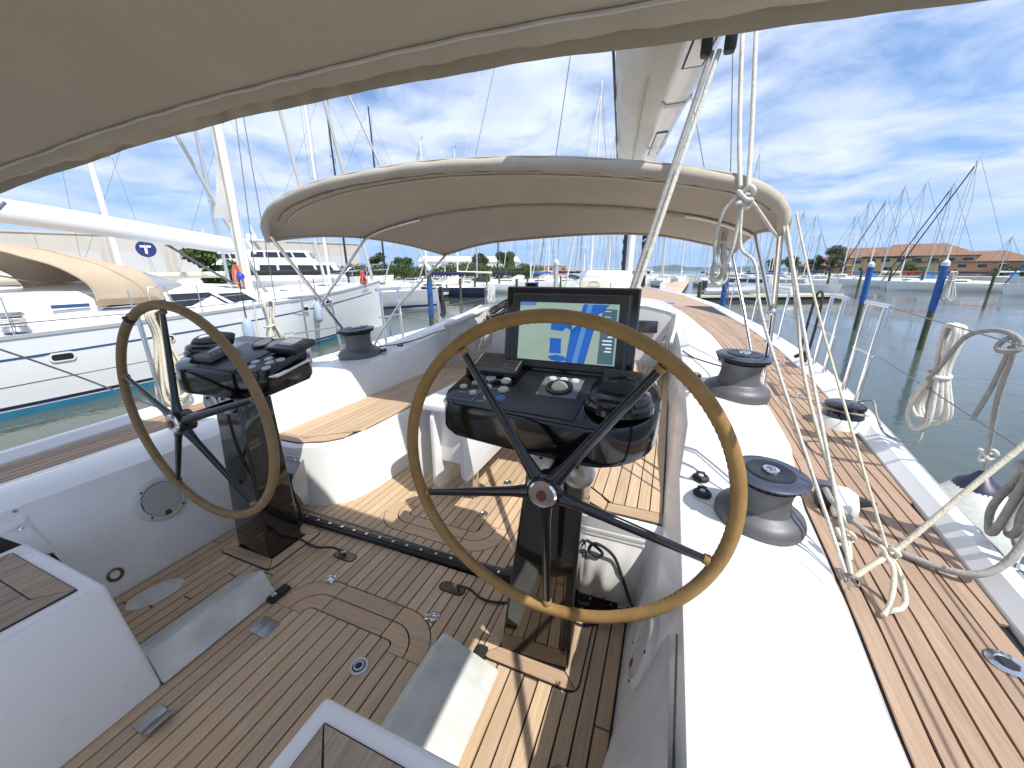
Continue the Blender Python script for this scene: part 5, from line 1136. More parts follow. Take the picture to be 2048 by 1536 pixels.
for zz in (.07, .095, .12): MB().tube([(-1.86 + .086 * math.cos(R(a)), 5.35 + .086 * math.sin(R(a)), 1.19 + zz) for a in range(0, 360, 24)], .011, 6, True).build('turn', 'rope_grey', hw, 60)
def org2(u, v):
    y = 3.9 + 1.0 * u; z = .46 + .40 * (1 - v)
    return (-.02 - .04 * math.sin(math.pi * v) - .02 * math.sin(11 * u + 3 * v) * v - .016 * math.sin(17 * u - 8 * v), y, z)
og2 = thing('canvas_organiser', 'sunlit white canvas rope bag hung on the starboard side of the companionway', 'canvas bag', (-.05, 4.4, .46)); MB().sheet(24, 18, org2, .01).build('pouch', 'dirty_canvas', og2, 60)
# ------------------------------------------------------------------ water, land and hills
wt = MB().add([(-9000, -9000, WL), (9000, -9000, WL), (9000, 12000, WL), (-9000, 12000, WL)], [(0, 1, 2, 3)]).build('water', 'water'); wt['kind'] = 'structure'
ld = MB().prism([(-400, -60), (-46, -60), (-46, 20), (-36, 46), (-24, 72), (-4, 108), (8, 150), (-60, 400), (-400, 400)], WL - 1, WL + .9).build('quay', 'concrete'); ld['kind'] = 'structure'
ld2 = MB().prism([(14, 128), (28, 118), (40, 112), (66, 108), (120, 90), (260, 60), (300, 300), (20, 300)], WL - 1, WL + 1.2).build('quay', 'concrete'); ld2['kind'] = 'structure'
hr = random.Random(5)
def hill(name, x0, x1, y, hmax, seed):
    r_ = random.Random(seed); n = 80; ph = [r_.uniform(0, 6) for _ in range(6)]
    hh = lambda t: hmax * (math.sin(math.pi * t) ** .8) * (.55 + .2 * math.sin(5 * t + ph[0]) + .14 * math.sin(13 * t + ph[1]) + .08 * math.sin(29 * t + ph[2]) + .05 * math.sin(61 * t + ph[3]))
    m_ = MB().loft([[(x0 + (x1 - x0) * k / n, y - 600, WL - 5), (x0 + (x1 - x0) * k / n, y, WL - 5 + hh(k / n)), (x0 + (x1 - x0) * k / n, y + 700, WL - 5)] for k in range(n + 1)], closed=False)
    o = m_.build(name, 'hill_mat', None, 60); o['kind'] = 'structure'
hill('hills', 2300, 8500, 7000, 330, 3); hill('hills', -900, 2600, 8000, 170, 8)

# ------------------------------------------------------------------ neighbouring yacht on our port side
NC = -12.45
nb = thing('neighbour_yacht', 'big white deck-saloon yacht with blue waterline moored to port', 'yacht', (NC, 6, WL))
hb = lambda y: itp([(-4, 1.75), (0, 2.02), (3, 2.12), (6, 2.10), (8.5, 1.88), (10.5, 1.45), (12.2, .92), (13.4, .48), (14.2, .17), (14.6, .02)], y)
nz = lambda y: .42 + .014 * y + .0022 * max(0, y) ** 2
NY = [-4 + .62 * k for k in range(30)] + [14.6]
def nside(y, z):           # starboard skin x at height z
    t = (nz(y) - z) / (nz(y) + .9); fl = itp([(0, 1), (.5, .985), (1, .93)], t) if y < 9 else itp([(0, 1), (.5, .90 - .015 * (y - 9)), (1, .78 - .06 * (y - 9))], t)
    return NC + hb(y) * max(.05, fl)
def band(z0, z1, off, y0, y1, name, mat, par, rel=False):
    ys = [y for y in [y0 + (y1 - y0) * k / 40 for k in range(41)]]
    MB().loft([[(nside(y, (z0 + (nz(y) if rel else 0))) + off, y, z0 + (nz(y) if rel else 0)), (nside(y, z1 + (nz(y) if rel else 0)) + off, y, z1 + (nz(y) if rel else 0))] for y in ys], closed=False).build(name, mat, par, 40)
nh = MB()
for sg in (1, -1):
    b_ = MB().loft([[(nside(y, z), y, z) for z in (nz(y), nz(y) * .6 - .36 * .4, nz(y) * .25 - .9 * .75 * .5, -.55, -.92, -1.15)] for y in NY], closed=False)
    if sg < 0: b_.mirror(NC)
    nh.add(b_.v, b_.f)
nhull = nh.build('hull', 'boat_white', nb, 35)
band(-.93, -.76, .006, -4, 13.2, 'antifouling', 'antifoul_blue', nhull); band(-.735, -.675, .008, -4, 13.2, 'boot_stripe', 'boat_navy', nhull)
band(-.36, -.325, .008, -4, 13.6, 'cove_stripe', 'stripe_blue', nhull, True)
MB().loft([[(nside(y, nz(y)) + .02, y, nz(y) - .01), (nside(y, nz(y)) + .02, y, nz(y) + .055), (nside(y, nz(y)) - .04, y, nz(y) + .055), (nside(y, nz(y)) - .04, y, nz(y) - .01)] for y in NY]).build('rubbing_strake', 'boat_grey', nb, 40)
nd = MB()
for sg in (1, -1):
    b_ = MB().loft([[(NC, y, nz(y) + .05), (NC + hb(y) - .03, y, nz(y) + .012)] for y in NY], closed=False)
    if sg < 0: b_.mirror(NC)
    nd.add(b_.v, b_.f)
nd.build('deck', 'boat_white', nb, 30)
# deck saloon
def ds(y, hw, zt, zb): return [(NC - hw, y, zb), (NC - hw + .10, y, zb + (zt - zb) * .62), (NC - hw + .28, y, zt - .05), (NC - hw * .5, y, zt), (NC + hw * .5, y, zt), (NC + hw - .28, y, zt - .05), (NC + hw - .10, y, zb + (zt - zb) * .62), (NC + hw, y, zb)]
sal = MB().loft([ds(1.6, 1.40, 1.02, .45), ds(4.0, 1.48, 1.22, .47), ds(5.2, 1.50, 1.32, .5), ds(6.6, 1.42, 1.30, .55), ds(7.7, 1.25, 1.10, .6), ds(9.3, .8, .82, .68)]).build('saloon', 'boat_white', nb, 35)
MB().loft([ds(4.9, 1.30, 1.36, 1.30), ds(7.5, 1.08, 1.22, 1.16)]).build('saloon_roof', 'boat_white', sal, 40)
def npane(y0, y1, z0, z1, y2, y3, mat='window_dark'):
    x = NC + 1.45; f = lambda y, z: (NC + itp([(4.0, 1.475), (5.2, 1.50), (6.6, 1.42), (7.7, 1.25), (9.3, .8)], y) - .10 * (z - .55) / .45 + .012, y, z)
    P = [f(y0, z0), f(y1, z0), f(y3, z1), f(y2, z1)]; Q = [(a - .03, b, c) for a, b, c in P]
    return MB().add(P + Q, [(0, 1, 2, 3), (7, 6, 5, 4), (0, 4, 5, 1), (1, 5, 6, 2), (2, 6, 7, 3), (3, 7, 4, 0)]).build('window', mat, sal)
w1 = npane(4.35, 5.55, .80, 1.06, 4.8, 5.5); npane(5.65, 7.0, .74, 1.05, 5.6, 6.55); npane(7.15, 7.9, .74, 1.0, 6.75, 7.5)
for k in range(4): MB().box((NC + 1.475, 5.05, .84 + .055 * k), (.02, 1.1 - .1 * k, .018)).build('louvre', 'boat_grey', w1)
def nport(y, zz, L=.36, H_=.17, off=.0):
    x = nside(y, zz) + .004; pl = rrect(y - L / 2, y + L / 2, zz - H_ / 2, zz + H_ / 2, H_ * .42, 5); n = len(pl)
    def pr(pl, x0, x1, name, mat, par): return MB().add([(x0, a, b) for a, b in pl] + [(x1, a, b) for a, b in pl], [tuple(range(n))[::-1], tuple(range(n, 2 * n))] + [(i, (i + 1) % n, n + (i + 1) % n, n + i) for i in range(n)]).build(name, mat, par)
    fr = pr(pl, x - .02, x + .018, 'portlight', 'boat_cream', nb); pr(rrect(y - L / 2 + .035, y + L / 2 - .035, zz - H_ / 2 + .03, zz + H_ / 2 - .03, H_ * .26, 5), x, x + .022, 'glass', 'window_dark', fr)
for y, zz in ((3.35, .06), (5.0, .13), (9.0, .42), (10.2, .55)): nport(y, zz)
for y in (2.55, 4.45): nport(y, .66, .30, .13)
MB().box((NC + 1.46, 3.9, .92), (.02, .55, .07)).build('side_window', 'stripe_blue', sal, bevel=.01)
# beige sprayhood, open aft
def hd(y, hw, zt, zb, k=14): return [(NC + hw * math.cos(math.pi * (1 - i / k)) * (1 if abs(math.cos(math.pi * (1 - i / k))) < .9 else 1), y - .30 * (math.sin(math.pi * i / k) ** 2) * 0, zb + (zt - zb) * math.sin(math.pi * i / k) ** .62) for i in range(k + 1)]
# its after edge sweeps forward down the sides, so one looks into it from abeam
def hood(u, v):
    a = math.pi * (1 - u); c_ = math.cos(a); s_ = math.sin(a) ** .62
    y0 = 2.75 + 1.55 * abs(c_) ** 2.2; y = y0 + (5.55 - .25 * s_ - y0) * v
    hw = itp([(2.7, 1.52), (4.5, 1.50), (5.6, 1.40)], y); zt = itp([(2.7, 2.10), (3.5, 2.13), (4.4, 1.98), (5.0, 1.82), (5.6, 1.62)], y)
    return (NC + hw * c_, y, .98 + (zt - .98) * s_ + .012 * math.sin(9 * y + 5 * c_))
sh = MB().sheet(41, 18, hood, .012).build('sprayhood', 'canvas_beige', nb, 60)
MB().loft([hd(5.33, 1.40, 1.72, 1.04), hd(6.05, 1.20, 1.36, 1.24)], closed=False).build('sprayhood_window', 'window_vinyl', sh, 60)
MB().tube([hood(k / 40, 0) for k in range(41)], .022, 8).build('hood_bow', 'canvas_beige', sh, 60)
MB().tube([hood(k / 40, .98) for k in range(41)], .022, 8).build('hood_bow', 'canvas_beige', sh, 60)
MB().tube([Vector(hood(k / 40, .42 + .3 * abs(2 * k / 40 - 1))) + Vector((0, 0, .01)) for k in range(41)], .018, 8).build('hood_seam', 'canvas_beige', sh, 60)
MB().tube([(NC - 1.40, 3.0, 1.75), (NC - 1.0, 5.0, 1.15)], .02, 8).build('hood_strut', 'steel', sh, 60)
MB().sheet(8, 8, lambda u, v: (NC + 1.50 + .015 * math.sin(12 * u), 4.25 + 1.1 * u, 1.02 - .12 * v - .0 * u), .01).build('side_curtain', 'canvas_beige', sh, 60)
MB().box((NC, 1.5, .98), (2.6, 1.5, .12)).build('cockpit_coaming', 'boat_white', nb, bevel=.04)
MB().box((NC + 1.35, 1.7, 1.04), (.06, 1.7, .02)).build('coaming_trim', 'boat_navy', nb)
# her winch with rope turns
nw = MB().lathe([(.19, 0), (.17, .06), (.13, .10), (.12, .24), (.17, .27), (.17, .31), (.14, .33), (.001, .33)], (NC + 1.62, 3.05, .55), 26).build('winch', 'brushed', nb, 40)
for k in range(5): MB().tube([(NC + 1.62 + .145 * math.cos(R(a)), 3.05 + .145 * math.sin(R(a)), .55 + .10 + .028 * k + .01 * math.cos(R(a))) for a in range(0, 360, 24)], .018, 6, True).build('rope_turn', 'rope_white', nw, 60)
# mast, boom, vang, sails
nm = MB().tube([(NC + .05, 8.45, .7), (NC + .05, 8.35, 24)], .16, 14).build('mast', 'mast_white', nb, 50)
for dx in (.15, .19): MB().tube([(NC + dx, 8.28, 1.2), (NC + dx, 8.2, 23)], .014, 5).build('halyard', 'canvas_trim', nm, 60)
for zz in (9, 16): MB().tube([(NC - 1.5, 8.2, zz), (NC, 8.4, zz), (NC + 1.5, 8.2, zz)], .035, 8).build('spreader', 'mast_white', nm, 60)
nbm = MB().loft([[(NC + .06 + .17 * math.cos(R(a)), y, z + .235 * math.sin(R(a))) for a in range(0, 360, 20)] for y, z in ((8.15, 2.30), (7.9, 2.32), (5, 2.62), (-1.5, 3.2))]).build('boom', 'mast_white', nb, 50)
for zz in (.04, .0): MB().tube([(NC + .06 + .155, 7.2, 2.40 + zz), (NC + .06 + .155, 4.0, 2.73 + zz)], .008, 5).build('reef_line', 'wire', nbm, 60)
MB().tube([(NC + .06, 6.35, 2.36), (NC + .06, 8.3, 1.02)], .035, 8).build('vang', 'anodised', nb, 60)
MB().sheet(6, 10, lambda u, v: (NC + .12 + .03 * math.sin(6 * v), 8.28 - .45 * u * (1 - v) * 1.0, 3.05 + 1.7 * v * (1 - .0 * u) + .0), .01).build('bare_sail_corner', 'canvas_white', nb, 60)
def wirec(pts, r, name, mat, par): return MB().tube(pts, r, 5).build(name, mat, par, 60)
wirec([(NC, 14.2, 1.1), (NC + .05, 8.5, 23.5)], .07, 'furled_jib', 'sailcloth', nb); wirec([(NC, 11.6, .95), (NC + .05, 8.5, 19)], .055, 'furled_staysail', 'sailcloth', nb)
for dy in (0, .5): wirec([(NC + 1.8, 8.0 - dy, .62), (NC + 1.5, 8.2, 9)], .012, 'shroud', 'wire', nb)
for k in range(5):
    r_ = random.Random(k); MB().tube(cat([(NC + .22 + .02 * k, 8.2 - .05 * k, 1.75), (NC + .26 + .03 * k, 8.05 - .05 * k, 1.3), (NC + .26 + .04 * k, 8.1, .80), (NC + .24 + .03 * k, 8.25 - .03 * k, 1.3)], 5, True), .018, 5, True).build('halyard_coil', 'rope_tan' if k < 3 else 'rope_red', nb, 60)
MB().ball((NC + .42, 8.05, 1.42), .11, 8).build('buoy', 'plastic_blue', nb, 60)
# her guard rail
for y in (1.2, 2.9, 4.6, 5.9, 7.5, 9.0, 10.6, 12.1, 13.4): MB().tube([(nside(y, nz(y)) - .07, y, nz(y) + .03), (nside(y, nz(y)) - .09, y, nz(y) + .68)], .013, 6).build('stanchion', 'steel', nb, 60)
for zz in (.66, .36): MB().tube([(nside(y, nz(y)) - .085, y, nz(y) + zz) for y in [-3 + k for k in range(18)]], .006, 5).build('guard_wire', 'wire_pale', nb, 60)
MB().tube([(nside(4.9, .5) - .07, 4.9, nz(5)), (nside(4.9, .5) - .08, 4.95, nz(5) + .70), (nside(5.3, .5) - .08, 5.25, nz(5) + .70), (nside(5.3, .5) - .07, 5.45, nz(5))], .015, 8).build('gate_hoop', 'steel', nb, 60)
MB().tube(cat([(nside(12.8, .9), 12.8, 1.05), (NC + .5, 13.6, 1.75), (NC, 14.75, 1.85), (NC - .5, 13.6, 1.75), (2 * NC - nside(12.8, .9), 12.8, 1.05)], 6), .016, 8).build('pulpit', 'steel', nb, 60)
for k in range(7): MB().box((NC + nside(13, .75) * 0 + hb(12.75 + .09 * k) + .012, 12.72 + .085 * k, .80), (.012, .05, .09), (R((k * 37) % 30 - 15), 0, R(-22))).build('name_letter', 'mark_grey', nhull)
def nfender(x, y, z, mat, label):
    f = thing('fender', label, 'fender', (x, y, z - .3)); MB().lathe([(.02, .36), (.05, .34), (.12, .27), (.125, -.2), (.10, -.29), (.03, -.33)], (x, y, z), 24).build('body', mat, f, 50)
    MB().tube([(x, y, z + .34), (x - .02, y, nz(y) + .6)], .012, 6).build('lanyard', 'rope_dark', f, 60)
nfender(nside(6.85, .0) + .13, 6.85, .02, 'fender_blue', 'faded blue and white fender hanging on the neighbouring yacht seen over the port console')
nfender(nside(9.55, .2) + .13, 9.55, .26, 'fender_blue', 'pale blue fender hanging on the neighbouring yacht beside the canopy legs')
coil('rope_coil', (nside(12.9, 1) - .05, 12.9, 1.55), .5, .16, 4, .03, 'rope_red', 'red-brown rope coil on the bow rail of the neighbouring yacht', (.3, 1), .3, 55, .04)

# ------------------------------------------------------------------ generic moored boats, bow along local +Y, z 0 = water
def sailboat(name, x, y, hd_, L, mh, label, hull='boat_white', cover='cover_navy', mastm='mast_alloy', furl='sailcloth', cabin=True, bow=1.25, hood=None, group='moored sailing boats', tilt=0):
    t = thing(name, label, 'sailboat', (0, 0, 0), group); Bm = L * .30 / 2; fb = .62 + L * .03
    hbx = lambda s: Bm * itp([(0, .72), (.25, .95), (.45, 1), (.65, .88), (.82, .55), (.94, .18), (1, .01)], s)
    ss = [i / 14 for i in range(15)]; sheer = lambda s: fb * (1 + .28 * max(0, s - .4) ** 1.2)
    secs = []
    for s in ss:
        yy = -L / 2 + L * s; w = hbx(s); z = sheer(s); r_ = L * .06 * max(0, s - .7)
        secs.append([(-w, yy, z), (-w * .97, yy - r_ * .3, z * .5), (-w * .85, yy - r_, 0), (-w * .5, yy - r_, -.3), (w * .5, yy - r_, -.3), (w * .85, yy - r_, 0), (w * .97, yy - r_ * .3, z * .5), (w, yy, z)])
    hl = MB().loft(secs, closed=False); k = len(hl.v); hl.add(secs[0], [tuple(range(8))]); hl.build('hull', hull, t, 40)
    MB().loft([[(-hbx(s) + .02, -L / 2 + L * s, sheer(s) - .02), (hbx(s) - .02, -L / 2 + L * s, sheer(s) - .02)] for s in ss], closed=False).build('deck', 'boat_cream', t)
    MB().loft([[((hbx(s) * (.86 + .11 * q) + .012) * sg, -L / 2 + L * s - L * .06 * max(0, s - .7) * (1 - q * .6), .10 + .16 * q) for q in (0, 1)] for sg in (1,) for s in ss], closed=False).build('boot_stripe', 'stripe_blue' if hull != 'boat_navy' else 'boat_white', t)
    if cabin:
        cs = lambda s, w, z: [(-w, -L / 2 + L * s, sheer(s) - .05), (-w * .92, -L / 2 + L * s, sheer(s) + z * .8), (-w * .7, -L / 2 + L * s, sheer(s) + z), (w * .7, -L / 2 + L * s, sheer(s) + z), (w * .92, -L / 2 + L * s, sheer(s) + z * .8), (w, -L / 2 + L * s, sheer(s) - .05)]
        cbn = MB().loft([cs(.36, Bm * .62, .42), cs(.5, Bm * .6, .42), cs(.66, Bm * .42, .28), cs(.74, Bm * .25, .08)]).build('cabin', 'boat_white', t, 35)
        for sg in (-1, 1): MB().box((sg * Bm * .585, -L / 2 + L * .48, sheer(.5) + .2), (.05, L * .17, .13)).build('window', 'window_dark', cbn, bevel=.02)
        MB().loft([cs(.20, Bm * .55, .25), cs(.34, Bm * .6, .3)]).build('cockpit_coaming', 'boat_white', t, 35)
    if hood:
        MB().loft([[(Bm * .55 * math.cos(math.pi * i / 8), -L / 2 + L * s, sheer(s) + .25 + zt * math.sin(math.pi * i / 8) ** .6) for i in range(9)] for s, zt in ((.24, .62), (.31, .7), (.40, .25))], closed=False).build('sprayhood', hood, t, 60)
    my = -L / 2 + L * .56; zb = sheer(.56); wr = max(.006, .00026 * math.hypot(x, y))
    mst = MB().tube([(0, my, zb), (0, my - mh * .012, mh)], [.095, .06], 8).build('mast', mastm, t, 50)
    for zf in (.36, .66):
        zz = zb + (mh - zb) * zf; MB().tube([(-Bm * .55, my - .15, zz), (0, my, zz), (Bm * .55, my - .15, zz)], .03, 5).build('spreader', mastm, mst, 60)
    MB().tube([(0, my - .2, mh), (.02, my - .4, mh + .35)], .02, 4).build('antenna', 'wire', mst)
    MB().tube([(0, my - .1, zb + 1.25), (0, my - L * .36, zb + 1.2)], [.13, .10], 8, sx=1.35).build('sail_cover', cover, t, 60)
    yb = L / 2 - .15
    MB().tube([(0, yb, sheer(1)), (0, my + .05, mh * .93)], .065 if furl else wr, 6).build('furled_jib' if furl else 'forestay', furl or 'wire', t, 60)
    MB().tube([(0, -L / 2 + .1, fb), (0, my - mh * .012, mh)], wr, 4).build('backstay', 'wire', t)
    for sg in (-1, 1): MB().tube([(sg * Bm * .93, my - .1, fb), (sg * Bm * .55, my - .15, zb + (mh - zb) * .36), (sg * Bm * .55, my - .15, zb + (mh - zb) * .66), (0, my, mh * .97)], wr, 4).build('shroud', 'wire', t)
    MB().tube([(-hbx(.88), -L / 2 + L * .88, sheer(.88)), (-hbx(.9) * .8, -L / 2 + L * .9, sheer(.9) + .6), (0, L / 2 + .1, sheer(1) + .62), (hbx(.9) * .8, -L / 2 + L * .9, sheer(.9) + .6), (hbx(.88), -L / 2 + L * .88, sheer(.88))], .022, 5).build('pulpit', 'steel', t, 60)
    t.location = (x, y, WL); t.rotation_euler = (0, 0, R(hd_)); return t
def motorboat(name, x, y, hd_, L, label, hull='boat_white', fly=True, cat_='motor yacht', dark='window_dark', top=None):
    t = thing(name, label, cat_, (0, 0, 0)); Bm = L * .27 / 2; fb = L * .085 + .35
    hbx = lambda s: Bm * itp([(0, .95), (.4, 1), (.65, .92), (.82, .66), (.93, .30), (1, .02)], s); sheer = lambda s: fb * (1 + .45 * max(0, s - .35))
    ss = [i / 12 for i in range(13)]
    secs = [[(-hbx(s), -L / 2 + L * s, sheer(s)), (-hbx(s) * .9, -L / 2 + L * s * .985, sheer(s) * .5), (-hbx(s) * .72, -L / 2 + L * s * .95, -.1), (hbx(s) * .72, -L / 2 + L * s * .95, -.1), (hbx(s) * .9, -L / 2 + L * s * .985, sheer(s) * .5), (hbx(s), -L / 2 + L * s, sheer(s))] for s in ss]
    hl = MB().loft(secs, closed=False); hl.add(secs[0], [tuple(range(6))]); hl.build('hull', hull, t, 40)
    MB().loft([[(-hbx(s), -L / 2 + L * s, sheer(s) - .03), (hbx(s), -L / 2 + L * s, sheer(s) - .03)] for s in ss], closed=False).build('deck', 'boat_cream', t)
    def house(s0, s1, w0, w1, z0, h_, rake, nm, mat='boat_white', win=True):
        a, b = -L / 2 + L * s0, -L / 2 + L * s1
        q = [(-w0, a, z0), (w0, a, z0), (w1, b, z0), (-w1, b, z0)]; p = [(-w0 * .93, a + rake * .3, z0 + h_), (w0 * .93, a + rake * .3, z0 + h_), (w1 * .85, b - rake, z0 + h_), (-w1 * .85, b - rake, z0 + h_)]
        hs_ = MB().loft([q, p]).build(nm, mat, t, bevel=.06)
        if win:
            n = 4
            for sg in (-1, 1):
                for i in range(n):
                    f0, f1 = .08 + .88 * i / n, .08 + .88 * (i + 1) / n - .03
                    def pt(f, g):
                        lo = Vector((sg * (w0 + (w1 - w0) * f), a + (b - a) * f, z0)); hi = Vector((sg * (w0 * .93 + (w1 * .85 - w0 * .93) * f), a + rake * .3 + (b - rake - a - rake * .3) * f, z0 + h_)); v_ = lo.lerp(hi, g); v_.x += sg * .02; return v_
                    P = [pt(f0, .42), pt(f1, .42), pt(f1, .85), pt(f0, .85)]; Q = [v_ - Vector((sg * .05, 0, 0)) for v_ in P]
                    MB().add(P + Q, [(0, 1, 2, 3), (7, 6, 5, 4), (0, 4, 5, 1), (1, 5, 6, 2), (2, 6, 7, 3), (3, 7, 4, 0)]).build('window', dark, hs_)
            fw = [Vector((sx * w1 * q_, b - rake * g + .03, z0 + h_ * g)) for sx, g, q_ in ((-.85, .35, 1), (.85, .35, 1), (.75, .88, 1), (-.75, .88, 1))]
            MB().add(fw + [v_ - Vector((0, .06, 0)) for v_ in fw], [(0, 1, 2, 3), (7, 6, 5, 4), (0, 4, 5, 1), (1, 5, 6, 2), (2, 6, 7, 3), (3, 7, 4, 0)]).build('windscreen', dark, hs_)
        return hs_
    z0 = fb * .98; h1 = (L * .075 + .55) if fly else (L * .05 + .35)
    house(.16, .70, Bm * .86, Bm * .62, z0, h1, L * .07, 'deckhouse')
    if fly:
        house(.14, .52, Bm * .78, Bm * .6, z0 + h1, h1 * .62, L * .04, 'flybridge', 'boat_white', True)
        MB().tube([(-Bm * .7, -L / 2 + L * .20, z0 + h1 * 1.4), (-Bm * .6, -L / 2 + L * .16, z0 + h1 * 2.1), (Bm * .6, -L / 2 + L * .16, z0 + h1 * 2.1), (Bm * .7, -L / 2 + L * .20, z0 + h1 * 1.4)], .13, 8).build('radar_arch', 'boat_white', t, 50)
        MB().prism([(-Bm * .6, -L / 2 + L * .13), (Bm * .6, -L / 2 + L * .13), (Bm * .6, -L / 2 + L * .34), (-Bm * .6, -L / 2 + L * .34)], z0 + h1 * 2.1, z0 + h1 * 2.18).build('hardtop', 'boat_white', t, bevel=.03)
        for dx in (-.4, 0, .4): MB().ball((dx * Bm, -L / 2 + L * .17, z0 + h1 * 2.3 + .1 * abs(dx)), .24, 8).build('radar_dome', 'boat_white', t, 60)
        MB().tube([(0, -L / 2 + L * .2, z0 + h1 * 2.1), (0, -L / 2 + L * .17, z0 + h1 * 3.0)], .06, 6).build('antenna_mast', 'boat_white', t, 60)
        MB().tube([(-.6, -L / 2 + L * .18, z0 + h1 * 2.65), (.6, -L / 2 + L * .18, z0 + h1 * 2.65)], .05, 6).build('radar_bar', 'boat_white', t, 60)
    if top: MB().box((0, -L / 2 + L * .3, z0 + h1 * 1.5), (Bm * 1.5, L * .3, .14)).build('awning', top, t, bevel=.05)
    MB().tube([(-hbx(s), -L / 2 + L * s, sheer(s) + .55) for s in (.5, .6, .7, .8, .9, .97)] + [(hbx(s), -L / 2 + L * s, sheer(s) + .55) for s in (.97, .9, .8, .7, .6, .5)], .03, 5).build('bow_rail', 'steel', t, 60)
    t.location = (x, y, WL); t.rotation_euler = (0, 0, R(hd_)); return t

# big motor yachts beyond the neighbour
motorboat('motor_yacht', -32.0, 28.6, -50, 14.5, 'large white flybridge motor yacht with radar domes beyond the neighbouring bow')
motorboat('motor_yacht', -43, 31.5, -45, 15, 'second large white motor yacht behind the first, half hidden by the neighbour')
motorboat('motor_launch', -33, 12.5, -60, 11, 'black-hulled motor launch behind the beige sprayhood', 'boat_black', False, 'motor boat')
# grey-hulled sailing yacht just beyond the neighbour's bow
sailboat('sailing_boat', -21.0, 18.6, -52, 15.5, 19, 'silver-grey hulled sailing yacht with tall mast just past the neighbouring bow', 'boat_grey', 'cover_black', 'mast_white', 'sailcloth')
sailboat('sailing_boat', -27.0, 26.5, -55, 14, 16.2, 'sailing yacht with black carbon mast, left of the two black masts', 'boat_white', 'cover_black', 'mast_black', None)
sailboat('sailing_boat', -28.0, 32.6, -55, 14, 16.8, 'sailing yacht with black carbon mast, right of the two black masts', 'boat_white', 'cover_black', 'mast_black', None)
sailboat('sailing_boat', -16.6, 6.6, 8, 13, 14, 'ketch with beige-covered mizzen behind the neighbouring sprayhood', 'boat_cream', 'cover_cream', 'mast_white', 'sailcloth', hood='canvas_beige')
sailboat('sailing_boat', -24.5, 14.8, -35, 12, 15, 'sailing boat with thin alloy mast behind the neighbour\'s main mast', 'boat_white', 'cover_cream', 'mast_alloy', None)

# far row at the centre pontoon
pn = thing('pontoon', 'low pale concrete pontoon with boats moored in front of the hedge', 'pontoon', (-20, 42, WL))
def pontoon_deck(t, a, b, w, nm='deck', top='concrete', edge='pier_yellow'):
    a, b = Vector(a), Vector(b); d_ = (b - a).normalized(); n_ = Vector((-d_.y, d_.x)) * w / 2
    P = [a - n_, b - n_, b + n_, a + n_]
    MB().prism([tuple(p) for p in P], WL + .30, WL + .52).build(nm, top, t, bevel=.02); MB().prism([tuple(a.lerp(b, .0) - n_ * .92), tuple(b - n_ * .92), tuple(b + n_ * .92), tuple(a + n_ * .92)], WL - .2, WL + .30).build('float', 'pier_dark', t)
    MB().prism([tuple(a - n_ * 1.03), tuple(b - n_ * 1.03), tuple(b - n_), tuple(a - n_)], WL + .34, WL + .50).build('kerb', edge, t)
pontoon_deck(pn, (-18.6, 24.6), (-24.5, 52), 1.6); pontoon_deck(pn, (-24.5, 52), (-6, 62), 1.6)
far = [(-21.6, 33.0, 105, 10.5, 13.5, 'boat_navy', 'cover_navy', 'mast_white', 'cream boom tent', 'cover_cream'), (-22.2, 37.2, 100, 9.5, 12.0, 'boat_white', 'cover_black', 'mast_alloy', None, None), (-22.8, 41.2, 102, 11.5, 15, 'boat_white', 'cover_cream', 'mast_white', None, 'cover_black'), (-22.4, 45.2, 100, 10, 13.4, 'boat_white', 'cover_navy', 'mast_alloy', None, None), (-21.3, 49.4, 120, 11, 15.2, 'boat_white', 'cover_black', 'mast_black', None, 'cover_cream'),
       (-17.6, 51.6, 150, 10.5, 14.2, 'boat_cream', 'cover_blue', 'mast_white', None, None), (-14.4, 53.6, 152, 11.5, 16.0, 'boat_white', 'cover_navy', 'mast_alloy', None, 'cover_navy'), (-11.2, 55.2, 152, 10, 13.5, 'boat_white', 'cover_cream', 'mast_white', None, None), (-8.1, 57.2, 155, 12, 17.5, 'boat_black', 'cover_black', 'mast_white', None, None)]
names = ['first', 'second', 'third', 'fourth', 'fifth', 'sixth', 'seventh', 'eighth', 'ninth']
cw = {'boat_navy': 'navy', 'boat_white': 'white', 'boat_cream': 'cream', 'boat_black': 'black', 'cover_navy': 'navy', 'cover_black': 'black', 'cover_cream': 'cream', 'cover_blue': 'blue', 'mast_white': 'white', 'mast_alloy': 'alloy', 'mast_black': 'black', 'boat_grey': 'grey', 'cover_red': 'red'}
for i, (x, y, hd_, L, mh, hu, co, mm, _, hood) in enumerate(far):
    sailboat('sailing_boat', x, y, hd_, L, mh, f'{cw[hu]} sailing boat with {cw[co]} sail cover, {names[i]} from the left along the centre pontoon', hu, co, mm, 'sailcloth' if i % 2 == 0 else None, hood=hood, group='sailing boats on the centre pontoon')
sailboat('sailing_boat', -6.6, 35.6, 172, 13, 16.5, 'navy-covered sailing boat with white mast directly beyond the white case', 'boat_white', 'cover_navy', 'mast_white', 'sailcloth', hood='cover_navy')
sailboat('sailing_boat', -8.6, 46.5, 165, 13.5, 19.5, 'sailing boat with the tallest white mast beyond the canopy middle', 'boat_white', 'cover_cream', 'mast_white', None)
sailboat('sailing_boat', -9.4, 63, 165, 14, 21, 'far sailing boat with tall alloy mast left of our boom', 'boat_white', 'cover_blue', 'mast_alloy', 'sailcloth')
k = 0
